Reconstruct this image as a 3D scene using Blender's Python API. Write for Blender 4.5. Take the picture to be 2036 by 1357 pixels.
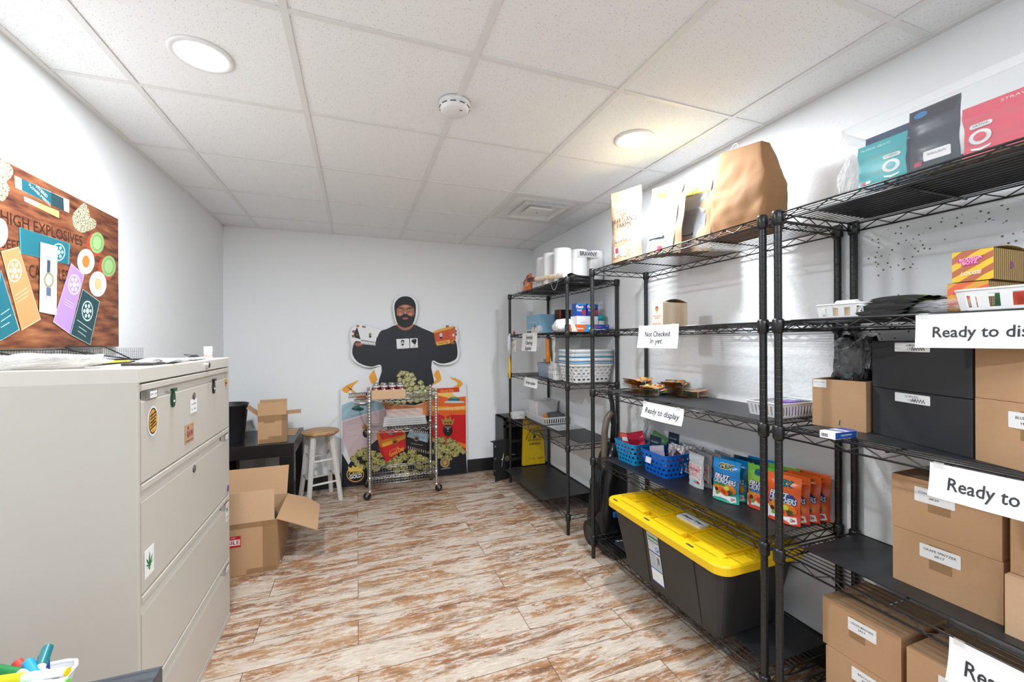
import bpy, bmesh, math, random
from mathutils import Vector, Matrix, Euler
R = math.radians; PI = math.pi
for o in list(bpy.data.objects): bpy.data.objects.remove(o)
scn = bpy.context.scene
COL = scn.collection

# ------------------------------------------------------------------ camera
CH = 1.3727; F = 824.5; CX = 1012.3; CY = 679.8; YAW = .3516; ROLL = -.0045
_fw = Vector((math.sin(YAW), math.cos(YAW), 0)); _r0 = Vector((math.cos(YAW), -math.sin(YAW), 0)); _u0 = Vector((0, 0, 1))
_r = _r0*math.cos(ROLL) + _u0*math.sin(ROLL); _u = _r.cross(_fw)
cd = bpy.data.cameras.new('camera'); camo = bpy.data.objects.new('camera', cd); COL.objects.link(camo)
m = Matrix.Identity(4)
for i in range(3):
    m[i][0] = _r[i]; m[i][1] = _u[i]; m[i][2] = -_fw[i]
m[0][3], m[1][3], m[2][3] = 0, 0, CH
camo.matrix_world = m
cd.sensor_width = 36; cd.lens = F/2036*36; cd.clip_start = .02
cd.shift_x = (1018-CX)/2036; cd.shift_y = (CY-678.5)/2036
scn.camera = camo
scn.view_settings.view_transform = 'Standard'; scn.view_settings.look = 'None'
scn.view_settings.gamma = 1; scn.view_settings.use_curve_mapping = False
scn.view_settings.exposure = 0.88

# ------------------------------------------------------------------ world and light
W = bpy.data.worlds.new('world'); scn.world = W; W.use_nodes = True
W.node_tree.nodes['Background'].inputs[0].default_value = (1, .99, .97, 1)
W.node_tree.nodes['Background'].inputs[1].default_value = .3
XL, XR, YB, YF, CZ = -1.09, 1.832, 4.238, -2.3, 2.395
LAMP_POWER = 23
LIGHTS = [(-.515, 1.76, .84), (1.325, 1.755, .74)]
FILLS = [(.35, -.35, 14), (1.1, -1.1, 24)]      # two unseen square fill lamps, added behind the camera to brighten the room
for i, (x, y, k) in enumerate(LIGHTS):
    l = bpy.data.lights.new('downlight_lamp', 'AREA'); l.shape = 'DISK'; l.size = .15
    l.energy = LAMP_POWER*k; l.color = (.88, .945, 1)
    o = bpy.data.objects.new('downlight_lamp', l); o.location = (x, y, CZ-.012); COL.objects.link(o)

for x, y, e in FILLS:
    l = bpy.data.lights.new('added_fill_lamp', 'AREA'); l.shape = 'SQUARE'; l.size = .58
    l.energy = e; l.color = (.88, .945, 1)
    o = bpy.data.objects.new('added_fill_lamp', l); o.location = (x, y, CZ-.012); COL.objects.link(o)

# ------------------------------------------------------------------ materials
MC = {}
def new_mat(name):
    m = bpy.data.materials.new(name); m.use_nodes = True
    return m, m.node_tree, m.node_tree.nodes['Principled BSDF']
def mat(name, col=None, rough=.5, metal=0, noise=0, nscale=40, bump=0, bscale=60, trans=0, alpha=1, ior=1.45, spec=None, coat=0, stretch=None):
    if name in MC: return MC[name]
    m, nt, b = new_mat(name)
    b.inputs['Base Color'].default_value = (*col, 1)
    b.inputs['Roughness'].default_value = rough; b.inputs['Metallic'].default_value = metal
    b.inputs['IOR'].default_value = ior
    if spec is not None: b.inputs['Specular IOR Level'].default_value = spec
    if coat: b.inputs['Coat Weight'].default_value = coat; b.inputs['Coat Roughness'].default_value = .1
    if trans: b.inputs['Transmission Weight'].default_value = trans
    if alpha < 1: b.inputs['Alpha'].default_value = alpha
    if noise or bump:
        tc = nt.nodes.new('ShaderNodeTexCoord'); src = tc.outputs['Object']
        if stretch:
            mp = nt.nodes.new('ShaderNodeMapping'); mp.inputs['Scale'].default_value = stretch
            nt.links.new(src, mp.inputs[0]); src = mp.outputs[0]
    if noise:
        n = nt.nodes.new('ShaderNodeTexNoise'); n.inputs['Scale'].default_value = nscale; n.inputs['Detail'].default_value = 6
        nt.links.new(src, n.inputs['Vector'])
        mx = nt.nodes.new('ShaderNodeMix'); mx.data_type = 'RGBA'
        mx.inputs['A'].default_value = (*[c*(1-noise) for c in col], 1); mx.inputs['B'].default_value = (*[min(1, c*(1+noise)) for c in col], 1)
        nt.links.new(n.outputs['Fac'], mx.inputs['Factor']); nt.links.new(mx.outputs['Result'], b.inputs['Base Color'])
    if bump:
        n = nt.nodes.new('ShaderNodeTexNoise'); n.inputs['Scale'].default_value = bscale; n.inputs['Detail'].default_value = 4
        nt.links.new(src, n.inputs['Vector'])
        bp = nt.nodes.new('ShaderNodeBump'); bp.inputs['Strength'].default_value = bump; bp.inputs['Distance'].default_value = .002
        nt.links.new(n.outputs['Fac'], bp.inputs['Height']); nt.links.new(bp.outputs[0], b.inputs['Normal'])
    MC[name] = m
    return m
def ramp(nt, fac, stops):
    r = nt.nodes.new('ShaderNodeValToRGB'); els = r.color_ramp.elements
    while len(els) < len(stops): els.new(.5)
    for e, (p, c) in zip(els, stops): e.position = p; e.color = (*c, 1)
    nt.links.new(fac, r.inputs[0]); return r.outputs[0]
def hexc(h):
    v = [int(h[i:i+2], 16)/255 for i in (0, 2, 4)]
    return tuple(c/12.92 if c <= .04045 else ((c+.055)/1.055)**2.4 for c in v)
def H(h, rough=.45, **k):
    return mat('paint_'+h+('%g' % rough)+('m' if k.get('metal') else '')+''.join('%s%s' % (a, b) for a, b in sorted(k.items()) if a != 'metal'), hexc(h), rough, **k)

def wall_mat(name, col, orange=.35, specks=False):
    m, nt, b = new_mat(name); N = nt.nodes; L = nt.links
    b.inputs['Roughness'].default_value = .75; b.inputs['Base Color'].default_value = (*col, 1)
    tc = N.new('ShaderNodeTexCoord')
    n = N.new('ShaderNodeTexNoise'); n.inputs['Scale'].default_value = 55; n.inputs['Detail'].default_value = 3
    L.new(tc.outputs['Object'], n.inputs['Vector'])
    bp = N.new('ShaderNodeBump'); bp.inputs['Strength'].default_value = orange; bp.inputs['Distance'].default_value = .0035
    L.new(n.outputs['Fac'], bp.inputs['Height']); L.new(bp.outputs[0], b.inputs['Normal'])
    if specks:   # small chips and pits where a panel was once glued
        v = N.new('ShaderNodeTexVoronoi'); v.inputs['Scale'].default_value = 62; L.new(tc.outputs['Object'], v.inputs['Vector'])
        lt = N.new('ShaderNodeMath'); lt.operation = 'LESS_THAN'; lt.inputs[1].default_value = .2; L.new(v.outputs['Distance'], lt.inputs[0])
        n2 = N.new('ShaderNodeTexNoise'); n2.inputs['Scale'].default_value = 6; L.new(tc.outputs['Object'], n2.inputs['Vector'])
        gt = N.new('ShaderNodeMath'); gt.operation = 'GREATER_THAN'; gt.inputs[1].default_value = .46; L.new(n2.outputs['Fac'], gt.inputs[0])
        sx = N.new('ShaderNodeSeparateXYZ'); L.new(tc.outputs['Object'], sx.inputs[0])
        g1 = N.new('ShaderNodeMath'); g1.operation = 'LESS_THAN'; g1.inputs[1].default_value = 1.12; L.new(sx.outputs['Y'], g1.inputs[0])
        g2 = N.new('ShaderNodeMath'); g2.operation = 'LESS_THAN'; g2.inputs[1].default_value = 1.78; L.new(sx.outputs['Z'], g2.inputs[0])
        g3 = N.new('ShaderNodeMath'); g3.operation = 'GREATER_THAN'; g3.inputs[1].default_value = 1.25; L.new(sx.outputs['Z'], g3.inputs[0])
        prev = lt.outputs[0]
        for g in (gt, g1, g2, g3):
            mm = N.new('ShaderNodeMath'); mm.operation = 'MULTIPLY'; L.new(prev, mm.inputs[0]); L.new(g.outputs[0], mm.inputs[1]); prev = mm.outputs[0]
        mx = N.new('ShaderNodeMix'); mx.data_type = 'RGBA'; mx.inputs['A'].default_value = (*col, 1); mx.inputs['B'].default_value = (.16, .15, .14, 1)
        L.new(prev, mx.inputs['Factor']); L.new(mx.outputs['Result'], b.inputs['Base Color'])
    return m
def floor_mat():
    m, nt, b = new_mat('distressed_plank'); N = nt.nodes; L = nt.links
    tc = N.new('ShaderNodeTexCoord')
    br = N.new('ShaderNodeTexBrick'); br.offset = .37; br.inputs['Scale'].default_value = 1
    br.inputs['Brick Width'].default_value = 1.22; br.inputs['Row Height'].default_value = .182
    br.inputs['Mortar Size'].default_value = .0016; br.inputs['Mortar Smooth'].default_value = .1
    br.inputs['Color1'].default_value = (0, 0, 0, 1); br.inputs['Color2'].default_value = (1, 1, 1, 1); br.inputs['Mortar'].default_value = (.5, .5, .5, 1)
    L.new(tc.outputs['Object'], br.inputs['Vector'])
    # per plank offset of the grain
    sep = N.new('ShaderNodeVectorMath'); sep.operation = 'SCALE'; sep.inputs['Scale'].default_value = 7
    L.new(br.outputs['Color'], sep.inputs[0])
    ad = N.new('ShaderNodeVectorMath'); ad.operation = 'ADD'; L.new(tc.outputs['Object'], ad.inputs[0]); L.new(sep.outputs[0], ad.inputs[1])
    def noise(scale, st, det=8, rough=.65, dist=0):
        mp = N.new('ShaderNodeMapping'); mp.inputs['Scale'].default_value = st; L.new(ad.outputs[0], mp.inputs[0])
        n = N.new('ShaderNodeTexNoise'); n.inputs['Scale'].default_value = scale; n.inputs['Detail'].default_value = det; n.inputs['Roughness'].default_value = rough
        n.inputs['Distortion'].default_value = dist
        L.new(mp.outputs[0], n.inputs['Vector']); return n.outputs['Fac']
    base = ramp(nt, noise(3.2, (1, 4.2, 1), 6, .6, .6), [(.30, hexc('6a4937')), (.42, hexc('95694a')), (.54, hexc('aa7d56')), (.68, hexc('bfa486'))])
    white = ramp(nt, noise(2.4, (1, 5.0, 1), 15, .82, .4), [(.475, (0, 0, 0)), (.53, (.9, .9, .9))])
    dark = ramp(nt, noise(1.9, (1, 6.5, 1), 12, .75, .8), [(.35, (.85, .85, .85)), (.44, (0, 0, 0))])
    fine = ramp(nt, noise(16, (1, 9, 1), 8, .8), [(.3, (.6, .58, .56)), (.58, (1.0, 1.0, 1.0))])
    def mix(fac, a, c, mode='MIX'):
        x = N.new('ShaderNodeMix'); x.data_type = 'RGBA'; x.blend_type = mode
        if isinstance(fac, float): x.inputs['Factor'].default_value = fac
        else: L.new(fac, x.inputs['Factor'])
        for s, v in (('A', a), ('B', c)):
            if isinstance(v, tuple): x.inputs[s].default_value = (*v, 1)
            else: L.new(v, x.inputs[s])
        return x.outputs['Result']
    w2 = ramp(nt, noise(9, (1, 3.4, 1), 13, .85, .2), [(.52, (0, 0, 0)), (.56, (.8, .8, .8))])
    c = mix(white, base, hexc('cfc1b2'))
    c = mix(w2, c, hexc('d9cdc0'))
    c = mix(dark, c, hexc('694a36'))
    c = mix(.85, c, fine, 'MULTIPLY')
    c = mix(br.outputs['Fac'], c, hexc('5f4938'))
    L.new(c, b.inputs['Base Color'])
    b.inputs['Roughness'].default_value = .38
    return m
def tile_mat():
    m, nt, b = new_mat('acoustic_tile'); N = nt.nodes; L = nt.links
    tc = N.new('ShaderNodeTexCoord')
    v = N.new('ShaderNodeTexNoise'); v.inputs['Scale'].default_value = 190; v.inputs['Detail'].default_value = 2; L.new(tc.outputs['Object'], v.inputs['Vector'])
    c = ramp(nt, v.outputs['Fac'], [(.3, (.56, .56, .55)), (.37, (.91, .925, .935))])
    L.new(c, b.inputs['Base Color']); b.inputs['Roughness'].default_value = .95
    n = N.new('ShaderNodeTexNoise'); n.inputs['Scale'].default_value = 120; L.new(tc.outputs['Object'], n.inputs['Vector'])
    bp = N.new('ShaderNodeBump'); bp.inputs['Strength'].default_value = .25; bp.inputs['Distance'].default_value = .002
    L.new(n.outputs['Fac'], bp.inputs['Height']); L.new(bp.outputs[0], b.inputs['Normal'])
    return m
def emit_mat(name, col, s):
    m, nt, b = new_mat(name); b.inputs['Emission Color'].default_value = (*col, 1); b.inputs['Emission Strength'].default_value = s
    b.inputs['Base Color'].default_value = (*col, 1); return m
def bands_mat(name, cols, scale, axis='Z', dist=2.0, rough=.4, flip=(1, 1, 1)):
    """wavy printed bands of flat colour"""
    m, nt, b = new_mat(name); N = nt.nodes; L = nt.links
    tc = N.new('ShaderNodeTexCoord'); w = N.new('ShaderNodeTexWave'); w.bands_direction = axis
    w.inputs['Scale'].default_value = scale; w.inputs['Distortion'].default_value = dist; w.inputs['Detail'].default_value = 1; w.inputs['Detail Scale'].default_value = 1
    mp = N.new('ShaderNodeMapping'); mp.inputs['Scale'].default_value = flip; L.new(tc.outputs['Object'], mp.inputs[0]); L.new(mp.outputs[0], w.inputs['Vector'])
    r = ramp(nt, w.outputs['Fac'], [(i/len(cols), c) for i, c in enumerate(cols)])
    r.node.color_ramp.interpolation = 'CONSTANT'
    L.new(r, b.inputs['Base Color']); b.inputs['Roughness'].default_value = rough
    return m
def speckle_mat(name, cols, scale, rough=.5, kind='noise', metal=0, stretch=(1, 1, 1)):
    m, nt, b = new_mat(name); N = nt.nodes; L = nt.links
    tc = N.new('ShaderNodeTexCoord'); mp = N.new('ShaderNodeMapping'); mp.inputs['Scale'].default_value = stretch; L.new(tc.outputs['Object'], mp.inputs[0])
    if kind == 'noise':
        w = N.new('ShaderNodeTexNoise'); w.inputs['Detail'].default_value = 3; out = w.outputs['Fac']; lo, hi = .33, .67
    else:
        w = N.new('ShaderNodeTexVoronoi'); out = w.outputs['Color']; lo, hi = .1, .9
    w.inputs['Scale'].default_value = scale; L.new(mp.outputs[0], w.inputs['Vector'])
    n = len(cols); r = ramp(nt, out, [(lo+(hi-lo)*i/max(1, n-1), c) for i, c in enumerate(cols)])
    if kind != 'noise': r.node.color_ramp.interpolation = 'CONSTANT'
    L.new(r, b.inputs['Base Color']); b.inputs['Roughness'].default_value = rough; b.inputs['Metallic'].default_value = metal
    return m

WHITE = wall_mat('white_wall', (.86, .875, .885)); WALLR = wall_mat('white_wall_textured', (.86, .875, .885), .6, True)
BLK = mat('black_steel', (.012, .012, .013), .3, .0, spec=.6)
BLKP = mat('black_plastic', (.018, .018, .02), .45)
CARD = mat('cardboard', hexc('bd9671'), .85, noise=.06, nscale=90)
CARD2 = mat('cardboard_light', hexc('cfab88'), .85, noise=.06, nscale=90)
TAPE = mat('packing_tape', hexc('b58f66'), .3, alpha=.45)
WP = mat('white_plastic', (.82, .82, .82), .35)
PAPER = mat('paper', (.86, .86, .86), .8)
INK = mat('ink', (.03, .03, .035), .6)
CHROME = mat('chrome_wire', (.62, .61, .59), .28, 1)
CLEAR = mat('clear_plastic', (.95, .97, .97), .08, alpha=.22)
FILM = mat('clear_film', (.95, .95, .95), .12, alpha=.3)
STEEL = mat('brushed_steel', (.55, .55, .54), .35, 1)

# ------------------------------------------------------------------ mesh builder
_txt = {}
def text_geo(s, bold=0, shear=0):
    k = (s, bold, shear)
    if k not in _txt:
        c = bpy.data.curves.new('t', 'FONT'); c.body = s; c.size = 1; c.align_x = 'CENTER'; c.align_y = 'CENTER'
        c.offset = bold; c.shear = shear; c.resolution_u = 2
        o = bpy.data.objects.new('t', c); COL.objects.link(o)
        dg = bpy.context.evaluated_depsgraph_get(); me = bpy.data.meshes.new_from_object(o.evaluated_get(dg))
        _txt[k] = ([v.co.copy() for v in me.vertices], [tuple(p.vertices) for p in me.polygons])
        bpy.data.objects.remove(o); bpy.data.curves.remove(c); bpy.data.meshes.remove(me)
    return _txt[k]
class MB:
    def __init__(s): s.v = []; s.f = []; s.mi = []; s.mats = []; s.sm = []
    def m(s, mt):
        if mt not in s.mats: s.mats.append(mt)
        return s.mats.index(mt)
    def add(s, vs, fs, mt, M=None, smooth=False):
        o = len(s.v); k = s.m(mt)
        s.v += [tuple(M @ Vector(v)) if M else tuple(v) for v in vs]
        for f in fs: s.f.append(tuple(i+o for i in f)); s.mi.append(k); s.sm.append(smooth)
        return s
    def box(s, c, d, mt, M=None, top=None, topoff=(0, 0)):
        """centre c, size d; top = scale of the upper face"""
        x, y, z = [a/2 for a in d]; t = top if top is not None else 1
        tx, ty = (t, t) if not isinstance(t, tuple) else t
        vs = [(-x, -y, -z), (x, -y, -z), (x, y, -z), (-x, y, -z)]
        vs += [(a*tx+topoff[0], b*ty+topoff[1], z) for a, b in ((-x, -y), (x, -y), (x, y), (-x, y))]
        vs = [(a+c[0], b+c[1], e+c[2]) for a, b, e in vs]
        return s.add(vs, [(0, 3, 2, 1), (4, 5, 6, 7), (0, 1, 5, 4), (1, 2, 6, 5), (2, 3, 7, 6), (3, 0, 4, 7)], mt, M)
    def bx(s, x0, x1, y0, y1, z0, z1, mt, M=None):
        return s.box(((x0+x1)/2, (y0+y1)/2, (z0+z1)/2), (x1-x0, y1-y0, z1-z0), mt, M)
    def tube(s, pts, r, mt, n=8, closed=False, M=None, cap=True):
        pts = [Vector(p) for p in pts]; N = len(pts); rr = r if isinstance(r, (list, tuple)) else [r]*N
        rings = []; ref = None
        for i, p in enumerate(pts):
            if closed: t = pts[(i+1) % N]-pts[i-1]
            else: t = pts[min(i+1, N-1)]-pts[max(i-1, 0)]
            t.normalize()
            if ref is None: ref = Vector((0, 0, 1)) if abs(t.z) < .9 else Vector((1, 0, 0))
            a = t.cross(ref)
            if a.length < 1e-5: a = t.orthogonal()
            a.normalize(); b = t.cross(a); b.normalize(); ref = -b if False else ref
            if abs(t.dot(ref)) > .95: ref = b
            rings.append([p+(a*math.cos(2*PI*k/n)+b*math.sin(2*PI*k/n))*rr[i] for k in range(n)])
        vs = [v for q in rings for v in q]; fs = []
        for i in range(N if closed else N-1):
            j = (i+1) % N
            for k in range(n): fs.append((i*n+k, i*n+(k+1) % n, j*n+(k+1) % n, j*n+k))
        if cap and not closed: fs += [tuple(range(n-1, -1, -1)), tuple((N-1)*n+k for k in range(n))]
        return s.add(vs, fs, mt, M, True)
    def cyl(s, p0, p1, r0, mt, r1=None, n=20, M=None):
        p0 = Vector(p0); p1 = Vector(p1); r1 = r0 if r1 is None else r1
        t = (p1-p0).normalized(); a = t.orthogonal().normalized(); b = t.cross(a)
        vs = [p+(a*math.cos(2*PI*k/n)+b*math.sin(2*PI*k/n))*r for p, r in ((p0, r0), (p1, r1)) for k in range(n)]
        s.add(vs, [(k, (k+1) % n, n+(k+1) % n, n+k) for k in range(n)], mt, M, True)
        return s.add(vs, [tuple(range(n-1, -1, -1)), tuple(range(n, 2*n))], mt, M)
    def lathe(s, prof, mt, c=(0, 0, 0), n=32, M=None, smooth=True, sx=1, sy=1):
        vs = [(c[0]+r*math.cos(2*PI*k/n)*sx, c[1]+r*math.sin(2*PI*k/n)*sy, c[2]+z) for r, z in prof for k in range(n)]
        fs = [(i*n+k, i*n+(k+1) % n, (i+1)*n+(k+1) % n, (i+1)*n+k) for i in range(len(prof)-1) for k in range(n)]
        if prof[0][0] > 1e-6: fs.append(tuple(range(n-1, -1, -1)))
        if prof[-1][0] > 1e-6: fs.append(tuple((len(prof)-1)*n+k for k in range(n)))
        return s.add(vs, fs, mt, M, smooth)
    def prism(s, poly, z0, z1, mt, M=None, side=None):
        """polygon in local xy, extruded z0..z1"""
        n = len(poly); vs = [(x, y, z) for z in (z0, z1) for x, y in poly]
        s.add(vs, [tuple(range(n-1, -1, -1)), tuple(range(n, 2*n))], mt, M)
        return s.add(vs, [(k, (k+1) % n, n+(k+1) % n, n+k) for k in range(n)], side or mt, M)
    def poly(s, pts, mt, M=None): return s.add(pts, [tuple(range(len(pts)))], mt, M)
    def grid(s, fn, nu, nv, mt, M=None, smooth=True, closeu=False):
        vs = [fn(i/(nu), j/(nv)) for j in range(nv+1) for i in range(nu+(0 if closeu else 1))]
        w = nu if closeu else nu+1
        fs = [(j*w+i, j*w+(i+1) % w, (j+1)*w+(i+1) % w, (j+1)*w+i) for j in range(nv) for i in range(nu)]
        return s.add(vs, fs, mt, M, smooth)
    def text(s, t, M, h, mt, bold=0, shear=0, w=None):
        """M: local frame (x right, y up, z out of the surface); h = letter size; w = fit to this width"""
        vs, fs = text_geo(t, bold, shear)
        if not vs: return s
        k = h/.7; kx = k
        if w:
            ww = max(v.x for v in vs)-min(v.x for v in vs); kx = w/ww
        return s.add([(v.x*kx, v.y*k, 0) for v in vs], fs, mt, M)
    def build(s, name, parent=None, bevel=0, seg=2, sub=0, loc=None, solid=0, smooth=None):
        me = bpy.data.meshes.new(name); me.from_pydata(s.v, [], s.f); me.update()
        for mt in s.mats: me.materials.append(mt)
        for p, k, q in zip(me.polygons, s.mi, s.sm): p.material_index = k; p.use_smooth = q if smooth is None else smooth
        o = bpy.data.objects.new(name, me); COL.objects.link(o)
        if parent: o.parent = parent
        if loc: o.location = loc
        if solid:
            q = o.modifiers.new('solid', 'SOLIDIFY'); q.thickness = solid; q.offset = 0
        if bevel:
            q = o.modifiers.new('bevel', 'BEVEL'); q.width = bevel; q.segments = seg; q.limit_method = 'ANGLE'; q.angle_limit = R(40)
        if sub:
            q = o.modifiers.new('sub', 'SUBSURF'); q.levels = sub; q.render_levels = sub
        return o
def tag(o, label, cat, group=None, kind=None):
    if label: o['label'] = label
    if cat: o['category'] = cat
    if group: o['group'] = group
    if kind: o['kind'] = kind
    return o
def thing(name, label, cat, loc=(0, 0, 0), rz=0, group=None):
    o = bpy.data.objects.new(name, None); COL.objects.link(o); o.empty_display_size = .05
    o.location = loc; o.rotation_euler = (0, 0, rz) if not isinstance(rz, tuple) else rz
    return tag(o, label, cat, group)
def struct(name, mb, **k):
    o = mb.build(name, **k); o['kind'] = 'structure'; return o
def dup(o, loc=None, rz=None, label=None, group=None, scale=None, _p=None):
    c = o.copy(); COL.objects.link(c)
    if _p: c.parent = _p
    if loc is not None: c.location = loc
    if rz is not None: c.rotation_euler = rz if isinstance(rz, tuple) else (0, 0, rz)
    if scale: c.scale = scale
    if label: c['label'] = label
    if group: c['group'] = group
    for ch in [x for x in list(bpy.data.objects) if x.parent == o]: dup(ch, _p=c)
    return c
def frame(o, x, y):
    """frame at o with local x and y axes, z = x cross y"""
    x = Vector(x).normalized(); y = Vector(y).normalized(); z = x.cross(y); M = Matrix.Identity(4)
    for i in range(3): M[i][0] = x[i]; M[i][1] = y[i]; M[i][2] = z[i]; M[i][3] = o[i]
    return M
T = Matrix.Translation
def Rz(a): return Matrix.Rotation(a, 4, 'Z')
def Rx(a): return Matrix.Rotation(a, 4, 'X')
def Ry(a): return Matrix.Rotation(a, 4, 'Y')
def at(px, py, Y):
    """the point of the plane y = Y seen at a photograph position (used for measuring flat prints)"""
    d = _fw + _r*(px-CX)/F - _u*(py-CY)/F
    t = Y/d.y; return Vector((d.x*t, Y, CH+d.z*t))

#=====SETTING
TL = .6096; GX0 = -.8163; GY0 = 4.4819
struct('floor', MB().bx(XL-.1, XR+.1, YF-.1, YB+.1, -.1, 0, floor_mat()))
struct('wall_back', MB().bx(XL-.1, XR+.1, YB, YB+.1, 0, CZ+.1, WHITE))
struct('wall_left', MB().bx(XL-.1, XL, YF, YB, 0, CZ+.1, WHITE))
struct('wall_right', MB().bx(XR, XR+.1, YF, YB, 0, CZ+.1, WALLR))
struct('wall_front', MB().bx(XL-.1, XR+.1, YF-.1, YF, 0, CZ+.1, WHITE))
GRID = mat('white_tee_metal', (.80, .80, .79), .45)
rnd = random.Random(3)
DIFF = (3, 4)    # grid bay taken by the air diffuser: columns 3..4 (x), rows 2..3 from the back
mb = MB()
TM = tile_mat()
mb.bx(XL, XR, YF, YB, CZ+.012, CZ+.03, TM)
gx = [XL]+[GX0+i*TL for i in range(5)]+[XR]
gy = sorted([YB]+[GY0-i*TL for i in range(1, 12) if GY0-i*TL > YF]+[YF])
bm_t = []
for i in range(len(gx)-1):
    for j in range(len(gy)-1):
        x0, x1, y0, y1 = gx[i], gx[i+1], gy[j], gy[j+1]
        if abs(x0-(GX0+3*TL)) < .01 and abs(y0-(GY0-3*TL)) < .01: continue
        mb.bx(x0+.009, x1-.009, y0+.009, y1-.009, CZ+.004, CZ+.011, TM)
struct('ceiling', mb)
mb = MB()
for x in gx[1:-1]: mb.bx(x-.012, x+.012, YF, YB, CZ-.0005, CZ+.003, GRID)
for y in gy[1:-1]: mb.bx(XL, XR, y-.0095, y+.0095, CZ-.0001, CZ+.0034, GRID)
struct('trim_1', mb)
mb = MB()
for a in ((XL, XL+.022, YF, YB), (XR-.022, XR, YF, YB), (XL, XR, YB-.022, YB), (XL, XR, YF, YF+.022)):
    mb.bx(*a, CZ-.002, CZ+.004, GRID)
for a in ((XL, XL+.002, YF, YB), (XR-.002, XR, YF, YB), (XL, XR, YB-.002, YB), (XL, XR, YF, YF+.002)):
    mb.bx(*a, CZ-.001, CZ+.012, GRID)
struct('trim_2', mb)
BB = mat('black_rubber_base', (.015, .015, .016), .5, noise=.3, nscale=30)
struct('baseboard_back', MB().bx(XL, XR, YB-.008, YB, 0, .135, BB), bevel=.002)
struct('baseboard_left', MB().bx(XL, XL+.008, YF, YB-.008, 0, .135, BB), bevel=.002)
struct('baseboard_right', MB().bx(XR-.008, XR, YF, YB-.008, 0, .135, BB), bevel=.002)

# ------------------------------------------------------------------ ceiling fixtures
LENS = emit_mat('lit_lens', (1, .99, .97), 9)
names = ['round recessed ceiling light nearer the left wall', 'round recessed ceiling light nearer the right wall above the shelves']
for i, (x, y, k) in enumerate(LIGHTS[:2]):
    t = thing('ceiling_light', names[i], 'ceiling light', (x, y, CZ))
    MB().lathe([(.078, -.002), (.08, -.0045), (.092, -.005), (.098, -.002), (.098, .004), (.078, .004)], WP, n=48).build('trim_ring', t)
    MB().cyl((0, 0, -.003), (0, 0, .003), .079, LENS, n=48).build('lens', t)
t = thing('smoke_detector', 'round white smoke detector on the ceiling grid', 'smoke detector', (.396, 1.745, CZ))
DS = mat('dark_slot', (.05, .05, .05), .7)
MB().lathe([(.066, 0), (.066, -.012), (.063, -.014)], WP, n=48).build('mounting_plate', t)
mb = MB().lathe([(.055, -.010), (.064, -.014), (.063, -.022), (.058, -.036), (.05, -.042), (.0001, -.044)], WP, n=48)
for k in range(10):
    a = 2*PI*k/10
    mb.box((0, 0, 0), (.024, .004, .003), DS, T((math.cos(a)*.0622, math.sin(a)*.0622, -.0235)) @ Rz(a+PI/2))
mb.box((.02, -.03, -.0425), (.014, .003, .003), DS)
mb.build('housing', t)
# air diffuser
cx, cy = GX0+3.5*TL, GY0-2.5*TL
t = thing('air_diffuser', 'square white air supply diffuser in the ceiling', 'air vent', (cx, cy, CZ))
DW = mat('diffuser_white', (.74, .74, .73), .4)
h = TL/2-.01
mb = MB()
def ring(mb, h0, z0, h1, z1, mt):
    vs = [(sx*h0, sy*h0, z0) for sx, sy in ((-1, -1), (1, -1), (1, 1), (-1, 1))]+[(sx*h1, sy*h1, z1) for sx, sy in ((-1, -1), (1, -1), (1, 1), (-1, 1))]
    mb.add(vs, [(k, (k+1) % 4, 4+(k+1) % 4, 4+k) for k in range(4)], mt)
ring(mb, h, .002, .245, .0, DW); ring(mb, .245, 0, .205, .085, DW)
mb.build('outer_frame', t, solid=.0015)
MB().lathe([(.13, .09), (.13, .16)], mat('duct_shade', (.06, .06, .06), .7), n=32).bx(-.25, .25, -.25, .25, .10, .105, mat('plenum_shade', (.22, .22, .22), .7)).bx(-.25, .25, -.25, .25, .16, .165, mat('duct_shade', (.06, .06, .06), .7)).build('duct_collar', t)  # shade inside the throat is put into the dark colour of collar and plates
mb = MB(); ring(mb, .172, -.018, .13, .035, DW); ring(mb, .180, -.018, .172, -.018, DW); mb.build('vane', t, solid=.0015)
mb = MB(); ring(mb, .1, -.012, .09, -.018, DW); mb.bx(-.09, .09, -.09, .09, -.019, -.017, DW); ring(mb, .1, -.012, .065, .03, DW)
mb.cyl((0, 0, -.021), (0, 0, -.018), .004, DS); mb.build('center_plate', t, solid=.001)
mb = MB()
for a in (PI/4, 3*PI/4): mb.box((0, 0, .04), (.5, .012, .004), DW, Rz(a))
mb.build('cross_brace', t)

#=====SHELVES
SX0, SX1 = 1.40, 1.812
LV = [1.822, 1.439, 1.061, .626, .135]
LEN = 1.176
def shelf_mb():
    """one wire shelf, origin at the corner post (x along depth, y along length, z=0 surface)"""
    mb = MB(); D = SX1-SX0
    for x in (0, D):
        for z in (0, -.028): mb.tube([(x, .012, z), (x, LEN-.012, z)], .0032, BLK, 6)
        n = 24; pts = [(x, .03+(LEN-.06)*k/n, (-.002 if k % 2 else -.026)) for k in range(n+1)]
        mb.tube(pts, .0022, BLK, 5)
    for y in (0, LEN):
        for z in (0, -.028): mb.tube([(.012, y, z), (D-.012, y, z)], .0032, BLK, 6)
        n = 8; pts = [(.03+(D-.06)*k/n, y, (-.002 if k % 2 else -.026)) for k in range(n+1)]
        mb.tube(pts, .0022, BLK, 5)
    n = 17
    for k in range(1, n):
        x = D*k/n; mb.tube([(x, 0, .0), (x, LEN, .0)], .0019, BLK, 5)
    for y in (LEN*.27, LEN*.5, LEN*.73):
        mb.tube([(0, y, -.005), (D, y, -.005)], .0032, BLK, 6)
    return mb
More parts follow.
